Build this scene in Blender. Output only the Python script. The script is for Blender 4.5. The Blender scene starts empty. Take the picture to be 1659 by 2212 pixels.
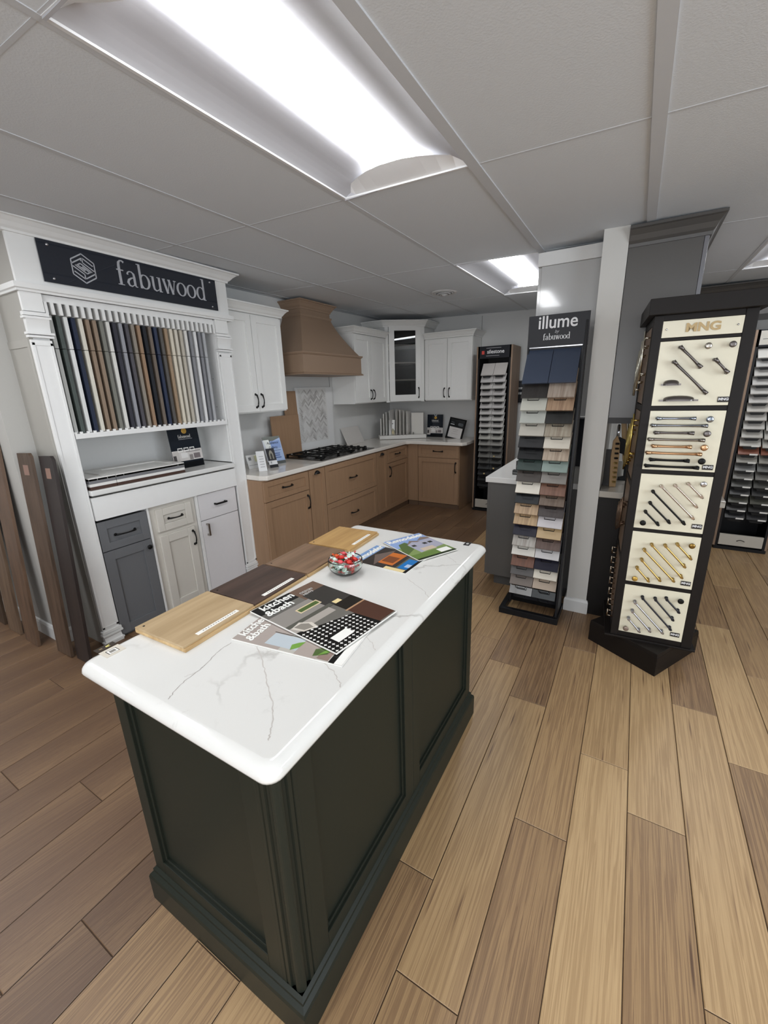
import bpy, math, random
from mathutils import Vector, Matrix
random.seed(7)
SC = bpy.context.scene
COL = SC.collection
PI = math.pi

# ------------------------------------------------------------------ camera, world, exposure
cam_d = bpy.data.cameras.new('camera'); cam = bpy.data.objects.new('camera', cam_d); COL.objects.link(cam)
yaw, pitch, roll = -0.537096892, -0.284369301, -0.0302342691
cy_, sy_, cp_, sp_, cr_, sr_ = math.cos(yaw), math.sin(yaw), math.cos(pitch), math.sin(pitch), math.cos(roll), math.sin(roll)
fw = Vector((sy_*cp_, cy_*cp_, sp_)); r0 = Vector((cy_, -sy_, 0)); u0 = r0.cross(fw)
rt = cr_*r0 + sr_*u0; up = -sr_*r0 + cr_*u0
mw = Matrix((rt, up, -fw)).transposed().to_4x4(); mw.translation = Vector((1.26309519, -1.89446938, 1.59317369))
cam.matrix_world = mw
cam_d.sensor_fit = 'HORIZONTAL'; cam_d.sensor_width = 36.0; cam_d.lens = 36.0*898.35/1659
cam_d.clip_start = 0.02; cam_d.clip_end = 60
SC.camera = cam
SC.view_settings.view_transform = 'Standard'; SC.view_settings.look = 'None'
SC.view_settings.exposure = 0.55; SC.view_settings.gamma = 1.0
SC.view_settings.use_curve_mapping = False
W = bpy.data.worlds.new('world'); SC.world = W; W.use_nodes = True
W.node_tree.nodes['Background'].inputs[0].default_value = (0.75, 0.85, 1.0, 1)
W.node_tree.nodes['Background'].inputs[1].default_value = 0.6
LAMP = 13.0            # strength of the ceiling fixture lenses
def area(name, loc, rot, sx, sy, power, colour):
    l = bpy.data.lights.new(name, 'AREA'); l.shape = 'RECTANGLE'; l.size = sx; l.size_y = sy; l.energy = power; l.color = colour
    o = bpy.data.objects.new(name, l); COL.objects.link(o); o.location = loc; o.rotation_euler = rot
    return o
# daylight through the shop windows in the wall behind the camera and the right-hand wall (both outside the frame)
area('window_daylight', (1.2, -4.56, 1.45), (PI/2, 0, 0), 3.2, 1.5, 55, (0.93, 0.96, 1.0))
area('window_daylight', (4.56, -1.6, 1.45), (PI/2, 0, PI/2), 2.6, 1.5, 70, (0.86, 0.93, 1.0))

# ------------------------------------------------------------------ materials
def lin(c):
    c = c/255.0
    return c/12.92 if c <= 0.04045 else ((c+0.055)/1.055)**2.4
def rgb(h):
    if isinstance(h, str):
        h = h.lstrip('#'); h = [int(h[i:i+2], 16) for i in (0, 2, 4)]
    return (lin(h[0]), lin(h[1]), lin(h[2]), 1.0)
MATS = {}
def newmat(name):
    m = bpy.data.materials.new(name); m.use_nodes = True
    return m, m.node_tree.nodes, m.node_tree.links, m.node_tree.nodes['Principled BSDF']
def mat(h, rough=0.5, metal=0.0, noise=0.0, coat=0.0, name=None):
    key = ('p', h, rough, metal, noise, coat)
    if key in MATS: return MATS[key]
    m, N, L, B = newmat(name or 'paint_'+str(h).strip('#'))
    B.inputs['Base Color'].default_value = rgb(h); B.inputs['Roughness'].default_value = rough
    B.inputs['Metallic'].default_value = metal; B.inputs['Coat Weight'].default_value = coat
    if max(int(h[1:][i:i+2], 16) for i in (0, 2, 4)) < 72 and rough >= .15 and not metal: B.inputs['Specular IOR Level'].default_value = 0.22
    tc = N.new('ShaderNodeTexCoord'); no = N.new('ShaderNodeTexNoise'); no.inputs['Scale'].default_value = 35
    L.new(tc.outputs['Object'], no.inputs['Vector'])
    mx = N.new('ShaderNodeMix'); mx.data_type = 'RGBA'; mx.blend_type = 'MULTIPLY'; mx.inputs[0].default_value = 0.03+noise
    mx.inputs[6].default_value = rgb(h)
    L.new(no.outputs['Fac'], mx.inputs[7]); L.new(mx.outputs[2], B.inputs['Base Color'])
    MATS[key] = m; return m
def wood(h1, h2, axis='Z', rough=0.5, scale=1.0, name=None):
    key = ('w', h1, h2, axis, rough, scale)
    if key in MATS: return MATS[key]
    m, N, L, B = newmat(name or 'wood_'+h1.strip('#'))
    tc = N.new('ShaderNodeTexCoord'); mp = N.new('ShaderNodeMapping')
    s = {'YZ': (26, 2.2, 2.2), 'X': (2.2, 26, 26), 'Y': (26, 2.2, 26), 'Z': (26, 26, 2.2)}[axis]
    mp.inputs['Scale'].default_value = [v*scale for v in s]
    L.new(tc.outputs['Object'], mp.inputs['Vector'])
    no = N.new('ShaderNodeTexNoise'); no.inputs['Scale'].default_value = 1.6; no.inputs['Detail'].default_value = 8; no.inputs['Distortion'].default_value = 0.6
    L.new(mp.outputs['Vector'], no.inputs['Vector'])
    cr = N.new('ShaderNodeValToRGB'); cr.color_ramp.elements[0].position = 0.32; cr.color_ramp.elements[1].position = 0.66
    cr.color_ramp.elements[0].color = rgb(h2); cr.color_ramp.elements[1].color = rgb(h1)
    L.new(no.outputs['Fac'], cr.inputs[0]); L.new(cr.outputs[0], B.inputs['Base Color'])
    B.inputs['Roughness'].default_value = rough
    bp_ = N.new('ShaderNodeBump'); bp_.inputs['Strength'].default_value = 0.05; L.new(no.outputs['Fac'], bp_.inputs['Height']); L.new(bp_.outputs[0], B.inputs['Normal'])
    MATS[key] = m; return m
def emis(h, s, name='lamp_lens'):
    key = ('e', h, s)
    if key in MATS: return MATS[key]
    m, N, L, B = newmat(name)
    B.inputs['Base Color'].default_value = rgb('#ffffff'); B.inputs['Emission Color'].default_value = rgb(h); B.inputs['Emission Strength'].default_value = s
    MATS[key] = m; return m
def stone(name, base, vein, scale=1.4, rough=0.12, width=0.012, amt=0.55):
    m, N, L, B = newmat(name)
    tc = N.new('ShaderNodeTexCoord')
    n1 = N.new('ShaderNodeTexNoise'); n1.inputs['Scale'].default_value = 2.2; n1.inputs['Detail'].default_value = 9
    L.new(tc.outputs['Object'], n1.inputs['Vector'])
    sc = N.new('ShaderNodeVectorMath'); sc.operation = 'SCALE'; sc.inputs['Scale'].default_value = 0.55
    L.new(n1.outputs['Color'], sc.inputs[0])
    ad = N.new('ShaderNodeVectorMath'); ad.operation = 'ADD'; L.new(tc.outputs['Object'], ad.inputs[0]); L.new(sc.outputs[0], ad.inputs[1])
    vo = N.new('ShaderNodeTexVoronoi'); vo.feature = 'DISTANCE_TO_EDGE'; vo.inputs['Scale'].default_value = scale
    L.new(ad.outputs[0], vo.inputs['Vector'])
    mr = N.new('ShaderNodeMapRange'); mr.inputs[1].default_value = 0.0; mr.inputs[2].default_value = width; mr.inputs[3].default_value = 1; mr.inputs[4].default_value = 0
    L.new(vo.outputs['Distance'], mr.inputs[0])
    n2 = N.new('ShaderNodeTexNoise'); n2.inputs['Scale'].default_value = 2.6; n2.inputs['Detail'].default_value = 3
    L.new(tc.outputs['Object'], n2.inputs['Vector'])
    r2 = N.new('ShaderNodeMapRange'); r2.inputs[1].default_value = 0.44; r2.inputs[2].default_value = 0.6
    L.new(n2.outputs['Fac'], r2.inputs[0])
    mu = N.new('ShaderNodeMath'); mu.operation = 'MULTIPLY'; L.new(mr.outputs[0], mu.inputs[0]); L.new(r2.outputs[0], mu.inputs[1])
    # blotchy mineral speckle
    n3 = N.new('ShaderNodeTexNoise'); n3.inputs['Scale'].default_value = 14; n3.inputs['Detail'].default_value = 8; n3.inputs['Roughness'].default_value = 0.75
    L.new(ad.outputs[0], n3.inputs['Vector'])
    r3 = N.new('ShaderNodeMapRange'); r3.inputs[1].default_value = 0.60; r3.inputs[2].default_value = 0.72; r3.inputs[4].default_value = 0.5
    L.new(n3.outputs['Fac'], r3.inputs[0])
    mu3 = N.new('ShaderNodeMath'); mu3.operation = 'MULTIPLY'; L.new(r3.outputs[0], mu3.inputs[0]); L.new(r2.outputs[0], mu3.inputs[1])
    mx_ = N.new('ShaderNodeMath'); mx_.operation = 'MAXIMUM'; L.new(mu.outputs[0], mx_.inputs[0]); L.new(mu3.outputs[0], mx_.inputs[1])
    am = N.new('ShaderNodeMath'); am.operation = 'MULTIPLY'; am.inputs[1].default_value = amt; L.new(mx_.outputs[0], am.inputs[0])
    mix = N.new('ShaderNodeMix'); mix.data_type = 'RGBA'; mix.inputs[6].default_value = rgb(base); mix.inputs[7].default_value = rgb(vein)
    L.new(am.outputs[0], mix.inputs[0]); L.new(mix.outputs[2], B.inputs['Base Color'])
    B.inputs['Roughness'].default_value = rough
    return m
def floor_mat():
    m, N, L, B = newmat('oak_plank_floor')
    at = N.new('ShaderNodeAttribute'); at.attribute_name = 'plank'
    uv = N.new('ShaderNodeUVMap'); uv.uv_map = 'UVMap'
    sp = N.new('ShaderNodeSeparateColor'); L.new(at.outputs['Color'], sp.inputs[0])
    off = N.new('ShaderNodeVectorMath'); off.operation = 'SCALE'; off.inputs['Scale'].default_value = 37.0
    L.new(at.outputs['Color'], off.inputs[0])
    add = N.new('ShaderNodeVectorMath'); add.operation = 'ADD'; L.new(uv.outputs[0], add.inputs[0]); L.new(off.outputs[0], add.inputs[1])
    # fine grain
    mp = N.new('ShaderNodeMapping'); mp.inputs['Scale'].default_value = (85, 5.0, 1); L.new(add.outputs[0], mp.inputs[0])
    g1 = N.new('ShaderNodeTexNoise'); g1.inputs['Scale'].default_value = 1.5; g1.inputs['Detail'].default_value = 10; g1.inputs['Roughness'].default_value = 0.65
    L.new(mp.outputs[0], g1.inputs['Vector'])
    # broad cathedral figure
    mp2 = N.new('ShaderNodeMapping'); mp2.inputs['Scale'].default_value = (12, 1.5, 1); L.new(add.outputs[0], mp2.inputs[0])
    g2 = N.new('ShaderNodeTexNoise'); g2.inputs['Scale'].default_value = 1.3; g2.inputs['Detail'].default_value = 5; g2.inputs['Distortion'].default_value = 1.6
    L.new(mp2.outputs[0], g2.inputs['Vector'])
    rg = N.new('ShaderNodeMath'); rg.operation = 'MULTIPLY'; rg.inputs[1].default_value = 9.0; L.new(g2.outputs['Fac'], rg.inputs[0])
    fr = N.new('ShaderNodeMath'); fr.operation = 'PINGPONG'; fr.inputs[1].default_value = 1.0; L.new(rg.outputs[0], fr.inputs[0])
    # knots
    mp3 = N.new('ShaderNodeMapping'); mp3.inputs['Scale'].default_value = (9, 3.2, 1); L.new(add.outputs[0], mp3.inputs[0])
    vk = N.new('ShaderNodeTexVoronoi'); vk.inputs['Scale'].default_value = 0.55; vk.inputs['Randomness'].default_value = 1.0; L.new(mp3.outputs[0], vk.inputs['Vector'])
    kn = N.new('ShaderNodeMapRange'); kn.inputs[1].default_value = 0.02; kn.inputs[2].default_value = 0.13; kn.inputs[3].default_value = 0.5; kn.inputs[4].default_value = 0.0
    L.new(vk.outputs['Distance'], kn.inputs[0])
    def mul(a, k):
        n = N.new('ShaderNodeMath'); n.operation = 'MULTIPLY'; n.inputs[1].default_value = k; L.new(a, n.inputs[0]); return n.outputs[0]
    def plus(a, b, sub=False):
        n = N.new('ShaderNodeMath'); n.operation = 'SUBTRACT' if sub else 'ADD'; L.new(a, n.inputs[0]); L.new(b, n.inputs[1]); return n.outputs[0]
    t = plus(sp.outputs['Red'], mul(g1.outputs['Fac'], 0.42))
    t = plus(t, mul(fr.outputs[0], 0.16)); t = plus(t, mul(g2.outputs['Fac'], 0.60)); t = plus(t, kn.outputs[0], True)
    sb = N.new('ShaderNodeMath'); sb.operation = 'SUBTRACT'; sb.inputs[1].default_value = 0.62; L.new(t, sb.inputs[0])
    cr = N.new('ShaderNodeValToRGB'); e = cr.color_ramp.elements
    e[0].position = 0.0; e[0].color = rgb('#5f4735'); e[1].position = 1.0; e[1].color = rgb('#cdb28b')
    for p, c in ((0.25, '#866a4d'), (0.5, '#a58761'), (0.72, '#bb9d74')):
        q = e.new(p); q.color = rgb(c)
    L.new(sb.outputs[0], cr.inputs[0])
    # micro bevel lines along plank edges
    sx = N.new('ShaderNodeSeparateXYZ'); L.new(uv.outputs[0], sx.inputs[0])
    L.new(cr.outputs[0], B.inputs['Base Color'])
    B.inputs['Roughness'].default_value = 0.42
    b_ = N.new('ShaderNodeBump'); b_.inputs['Strength'].default_value = 0.08; b_.inputs['Distance'].default_value = 0.002
    L.new(g1.outputs['Fac'], b_.inputs['Height']); L.new(b_.outputs[0], B.inputs['Normal'])
    return m
def bumpy(h, scale, strength, rough=0.9, name='ceiling_tile'):
    m, N, L, B = newmat(name)
    B.inputs['Base Color'].default_value = rgb(h); B.inputs['Roughness'].default_value = rough
    tc = N.new('ShaderNodeTexCoord'); no = N.new('ShaderNodeTexNoise'); no.inputs['Scale'].default_value = scale; no.inputs['Detail'].default_value = 4
    L.new(tc.outputs['Object'], no.inputs['Vector'])
    b_ = N.new('ShaderNodeBump'); b_.inputs['Strength'].default_value = strength; b_.inputs['Distance'].default_value = 0.004
    L.new(no.outputs['Fac'], b_.inputs['Height']); L.new(b_.outputs[0], B.inputs['Normal'])
    return m
def glass(name='clear_glass', tint='#f4fbf8', rough=0.0):
    m, N, L, B = newmat(name)
    B.inputs['Base Color'].default_value = rgb(tint); B.inputs['Transmission Weight'].default_value = 1.0; B.inputs['Roughness'].default_value = rough; B.inputs['IOR'].default_value = 1.45
    return m
WHITE = mat('#ebebe8', 0.42); WHITE2 = mat('#e6e6e4', 0.4); TAUPE = wood('#9b7c60', '#94765b', 'Z', 0.45); TAUPEX = wood('#93735a', '#8a6b53', 'X', 0.45)
HOODM = mat('#957d68', 0.45); BLK = mat('#0e0e0e', 0.4); BLKG = mat('#0c0c0d', 0.25); DARKWOOD = mat('#171311', 0.5)
WALLM = bumpy('#d0d0ce', 90, 0.08, 0.8, 'wall_paint'); BASEB = mat('#d8d8d6', 0.45)
GREEN = mat('#21251f', 0.42, name='dark_green_paint')
BRONZE = mat('#1a1817', 0.35, 0.6); CHROME = mat('#c9c9cc', 0.18, 1.0); NICKEL = mat('#aba69e', 0.28, 1.0); BRASS = mat('#b59a5e', 0.28, 1.0); COPPER = mat('#c9a07a', 0.3, 1.0); PEWTER = mat('#6f6a68', 0.35, 0.9)
CREAMB = mat('#d8d2bc', 0.35, name='cream_board')

# ------------------------------------------------------------------ mesh builder
class MB:
    def __init__(s): s.v = []; s.f = []; s.m = []; s.T = Matrix.Identity(4); s.sm = []
    def _p(s, p): s.v.append(s.T @ Vector(p)); return len(s.v)-1
    def face(s, pts, m=0, smooth=False):
        s.f.append([s._p(p) for p in pts]); s.m.append(m); s.sm.append(smooth); return s
    def box(s, x0, x1, y0, y1, z0, z1, m=0):
        if x0 > x1: x0, x1 = x1, x0
        if y0 > y1: y0, y1 = y1, y0
        if z0 > z1: z0, z1 = z1, z0
        i = [s._p(p) for p in ((x0,y0,z0),(x1,y0,z0),(x1,y1,z0),(x0,y1,z0),(x0,y0,z1),(x1,y0,z1),(x1,y1,z1),(x0,y1,z1))]
        for q in ((0,3,2,1),(4,5,6,7),(0,1,5,4),(1,2,6,5),(2,3,7,6),(3,0,4,7)):
            s.f.append([i[k] for k in q]); s.m.append(m); s.sm.append(False)
        return s
    def prism(s, poly, z0, z1, m=0, scale=1.0, c=None):     # poly in xy (counter-clockwise), extruded in z
        n = len(poly)
        if c is None: c = (sum(p[0] for p in poly)/n, sum(p[1] for p in poly)/n)
        a = [s._p((x, y, z0)) for x, y in poly]; b = [s._p((c[0]+(x-c[0])*scale, c[1]+(y-c[1])*scale, z1)) for x, y in poly]
        s.f.append(a[::-1]); s.m.append(m); s.sm.append(False); s.f.append(b); s.m.append(m); s.sm.append(False)
        for k in range(n):
            s.f.append([a[k], a[(k+1)%n], b[(k+1)%n], b[k]]); s.m.append(m); s.sm.append(False)
        return s
    def hprism(s, poly, y0, y1, m=0):                       # poly in xz, extruded along y
        T = s.T.copy(); s.T = T @ Matrix(((1,0,0,0),(0,0,-1,0),(0,1,0,0),(0,0,0,1)))
        s.prism(poly, -y1, -y0, m); s.T = T; return s
    def xprism(s, poly, x0, x1, m=0):                       # poly in yz, extruded along x
        T = s.T.copy(); s.T = T @ Matrix(((0,0,1,0),(1,0,0,0),(0,1,0,0),(0,0,0,1)))
        s.prism(poly, x0, x1, m); s.T = T; return s
    def tube(s, path, r, n=8, m=0, caps=True):
        path = [Vector(p) for p in path]; rings = []
        rr = r if isinstance(r, (list, tuple)) else [r]*len(path)
        ref = Vector((0, 0, 1))
        for k, p in enumerate(path):
            d = (path[min(k+1, len(path)-1)] - path[max(k-1, 0)]).normalized()
            if abs(d.dot(ref)) > 0.95: ref = Vector((1, 0, 0)) if abs(d.x) < 0.9 else Vector((0, 1, 0))
            a = d.cross(ref).normalized(); b = d.cross(a).normalized()
            rings.append([s._p(p + (a*math.cos(2*PI*j/n) + b*math.sin(2*PI*j/n))*rr[k]) for j in range(n)])
        for k in range(len(rings)-1):
            for j in range(n):
                s.f.append([rings[k][j], rings[k+1][j], rings[k+1][(j+1)%n], rings[k][(j+1)%n]]); s.m.append(m); s.sm.append(True)
        if caps:
            s.f.append(rings[0]); s.m.append(m); s.sm.append(False); s.f.append(rings[-1][::-1]); s.m.append(m); s.sm.append(False)
        return s
    def lathe(s, prof, c=(0,0,0), n=32, m=0, axis='Z'):
        rings = []
        for r, z in prof:
            ring = []
            for j in range(n):
                a = 2*PI*j/n
                if axis == 'Z': p = (c[0]+r*math.cos(a), c[1]+r*math.sin(a), c[2]+z)
                elif axis == 'Y': p = (c[0]+r*math.cos(a), c[1]-z, c[2]+r*math.sin(a))
                else: p = (c[0]+z, c[1]+r*math.cos(a), c[2]+r*math.sin(a))
                ring.append(s._p(p))
            rings.append(ring)
        for k in range(len(rings)-1):
            for j in range(n):
                s.f.append([rings[k][j], rings[k][(j+1)%n], rings[k+1][(j+1)%n], rings[k+1][j]]); s.m.append(m); s.sm.append(True)
        for ring, rev in ((rings[0], True), (rings[-1], False)):
            s.f.append(ring[::-1] if rev else ring); s.m.append(m); s.sm.append(False)
        return s
    def mold(s, path, prof, m=0, closed=False):
        # sweep profile [(out, z)] along a plan polyline; 'out' points to the right of travel, mitred
        n = len(path); P = [Vector((x, y)) for x, y in path]; rings = []
        for k in range(n):
            def nrm(a, b):
                d = (b-a).normalized(); return Vector((d.y, -d.x))
            if closed: n0 = nrm(P[k-1], P[k]); n1 = nrm(P[k], P[(k+1)%n])
            else:
                n0 = nrm(P[k-1], P[k]) if k > 0 else nrm(P[0], P[1]); n1 = nrm(P[k], P[k+1]) if k < n-1 else n0
            mt = (n0+n1); mt = mt / max(mt.dot(n0), 1e-4)
            rings.append([s._p((P[k].x+mt.x*o, P[k].y+mt.y*o, z)) for o, z in prof])
        L = len(prof); rng = range(n if closed else n-1)
        for k in rng:
            a = rings[k]; b = rings[(k+1)%n]
            for j in range(L):
                s.f.append([a[j], b[j], b[(j+1)%L], a[(j+1)%L]]); s.m.append(m); s.sm.append(False)
        if not closed:
            s.f.append(rings[0][:]); s.m.append(m); s.sm.append(False); s.f.append(rings[-1][::-1]); s.m.append(m); s.sm.append(False)
        return s
    def mesh(s, name, mats):
        me = bpy.data.meshes.new(name); me.from_pydata([tuple(v) for v in s.v], [], s.f)
        if not isinstance(mats, (list, tuple)): mats = [mats]
        for mm in mats: me.materials.append(mm)
        me.polygons.foreach_set('material_index', s.m); me.polygons.foreach_set('use_smooth', s.sm)
        me.update(); return me
def obj(name, mb, mats, parent=None, bev=0.0, label=None, seg=2):
    o = bpy.data.objects.new(name, mb.mesh(name, mats)); COL.objects.link(o)
    if parent is not None: o.parent = parent
    if bev:
        b = o.modifiers.new('edge', 'BEVEL'); b.width = bev; b.segments = seg; b.limit_method = 'ANGLE'; b.angle_limit = math.radians(35)
    if label: o['label'] = label
    return o
def thing(name, label, cat, loc=(0,0,0), rz=0.0, group=None):
    o = bpy.data.objects.new(name, None); COL.objects.link(o); o.empty_display_size = 0.05
    o.location = loc; o.rotation_euler = (0, 0, rz); o['label'] = label; o['category'] = cat
    if group: o['group'] = group
    return o
def solo(name, mb, mats, label, cat, loc=(0,0,0), rz=0.0, group=None, bev=0.0, rot=None):
    o = obj(name, mb, mats, None, bev); o.location = loc; o.rotation_euler = rot or (0, 0, rz); o['label'] = label; o['category'] = cat
    if group: o['group'] = group
    return o
def struct(name, mb, mats, bev=0.0):
    o = obj(name, mb, mats, None, bev); o['kind'] = 'structure'; return o
def dup(root, loc, rz=None, label=None, group=None):
    r = root.copy(); COL.objects.link(r); r.location = loc
    if rz is not None: r.rotation_euler = (0, 0, rz)
    if label: r['label'] = label
    if group: r['group'] = group
    for ch in [c for c in bpy.data.objects if c.parent == root]:
        c = ch.copy(); COL.objects.link(c); c.parent = r
        for g in [x for x in bpy.data.objects if x.parent == ch]:
            d = g.copy(); COL.objects.link(d); d.parent = c
    return r
def lettering(parent, s, size, x, v, d, m, plane='XZ', ang=0.0, align='CENTER', sx=1.0, name='lettering', depth=0.0008, shear=0.0, bold=0.0, space=1.0):
    c = bpy.data.curves.new(name, 'FONT'); c.body = s; c.size = size; c.extrude = depth; c.align_x = align; c.shear = shear; c.offset = bold; c.space_character = space
    c.resolution_u = 4
    t = bpy.data.objects.new(name+'_tmp', c); COL.objects.link(t)
    dg = bpy.context.evaluated_depsgraph_get(); me = bpy.data.meshes.new_from_object(t.evaluated_get(dg))
    bpy.data.objects.remove(t); bpy.data.curves.remove(c)
    ca, sa = math.cos(ang), math.sin(ang)
    for q in me.vertices:
        tx, ty, tz = q.co.x*sx, q.co.y, q.co.z
        px, py = tx*ca - ty*sa, tx*sa + ty*ca
        q.co = (x+px, d-tz-depth, v+py) if plane == 'XZ' else (x+px, v+py, d+tz+depth)
    me.materials.clear(); me.materials.append(m)
    o = bpy.data.objects.new(name, me); COL.objects.link(o); o.parent = parent
    return o
def artwork(name, parent, rects, d, plane='XZ', step=0.0003):
    # flat printed shapes: rects = [(polygon or (x0,x1,v0,v1), material)], stacked as ink layers
    mb = MB(); mats = []
    for k, (r, m) in enumerate(rects):
        if m not in mats: mats.append(m)
        pts = [(r[0], r[2]), (r[1], r[2]), (r[1], r[3]), (r[0], r[3])] if not isinstance(r[0], (tuple, list)) else r
        z = d - step*(k+1) if plane == 'XZ' else d + step*(k+1)
        mb.face([(p[0], z, p[1]) if plane == 'XZ' else (p[0], p[1], z) for p in pts], mats.index(m))
    return obj(name, mb, mats, parent)

def strip(mb, pts, ws, x, z, sx, sz, d, m=0):
    P = [Vector((x+p[0]*sx, z+p[1]*sz)) for p in pts]; L, R = [], []
    for k, p in enumerate(P):
        dd = (P[min(k+1, len(P)-1)]-P[max(k-1, 0)]).normalized(); n = Vector((-dd.y, dd.x)); w = (ws[k] if isinstance(ws, (list, tuple)) else ws)*(sx+sz)*.25
        L.append(p+n*w); R.append(p-n*w)
    for k in range(len(P)-1): mb.face([(q.x, d, q.y) for q in (L[k], R[k], R[k+1], L[k+1])], m)
def ring(cx_, cy2, rx, ry, a0, a1, n=22, th=.20, tn=.07):
    A = [math.radians(a0+(a1-a0)*k/n) for k in range(n+1)]
    return [(cx_+rx*math.cos(a), cy2+ry*math.sin(a)) for a in A], [tn+(th-tn)*abs(math.cos(a))**1.5 for a in A]
SERIF = {
 'f': (.74, [([(.35, 0), (.35, 1.22)], .2), ([(.35, 1.2), (.38, 1.42), (.50, 1.55), (.66, 1.57), (.80, 1.48)], [.2, .18, .1, .1, .16]), ([(.12, .96), (.68, .96)], .08), ([(.10, .03), (.62, .03)], .06)]),
 'a': (1.02, [([(.76, .14), (.76, .70)], .19), ([(.76, .65), (.74, .85), (.60, .97), (.42, .98), (.27, .90), (.22, .76)], [.19, .17, .09, .08, .1, .16]), ([(.76, .62), (.5, .56), (.27, .42), (.2, .25), (.3, .07), (.48, .03), (.66, .12), (.76, .28)], [.06, .1, .16, .2, .13, .09, .07, .06]), ([(.76, .18), (.82, .05), (.97, .03)], [.19, .1, .05])]),
 'b': (1.12, [([(.28, .02), (.28, 1.6)], .19), ([(.06, 1.57), (.28, 1.58)], .06), ring(.62, .49, .38, .46, 160, -160)]),
 'u': (1.12, [([(.26, 1), (.26, .35)], .19), ([(.26, .37), (.3, .13), (.46, .04), (.62, .08), (.82, .25)], [.19, .17, .1, .07, .06]), ([(.84, 1), (.84, 0)], .19), ([(.04, .97), (.26, .97)], .06), ([(.62, .97), (.84, .97)], .06), ([(.84, .03), (1.04, .03)], .06)]),
 'w': (1.34, [([(.12, 1), (.42, 0)], .2), ([(.42, 0), (.68, .95)], .07), ([(.64, 1), (.94, 0)], .2), ([(.94, 0), (1.2, 1)], .07), ([(.0, .97), (.3, .97)], .06), ([(.5, .97), (.78, .97)], .06), ([(1.06, .97), (1.34, .97)], .06)]),
 'o': (1.02, [ring(.5, .49, .4, .46, 0, 360)]),
 'd': (1.12, [([(.84, .0), (.84, 1.6)], .19), ([(.62, 1.57), (.84, 1.58)], .06), ([(.84, .03), (1.06, .03)], .06), ring(.50, .49, .38, .46, 20, 340)]),
}
def serif_word(parent, word, xh, x, z, d, m, sx=.87, center=False, name='lettering'):
    if center: x -= sum(SERIF[c][0] for c in word)*xh*sx/2
    mb = MB()
    for c in word:
        for kk, (pts, ws) in enumerate(SERIF[c][1]): strip(mb, pts, ws, x, z, xh*sx, xh, d-.00009*kk)
        x += SERIF[c][0]*xh*sx
    # give the letters a little thickness
    o = obj(name, mb, m, parent); so = o.modifiers.new('thickness', 'SOLIDIFY'); so.thickness = .00005; so.offset = 0
    return o
# ------------------------------------------------------------------ room shell
XL, YB, XR, YF = -2.05, 3.95, 4.5, -4.5
XFL, YSTUB = -4.5, -0.88
def cz(x, y): return 2.460 - 0.027*x + 0.012*y
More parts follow.
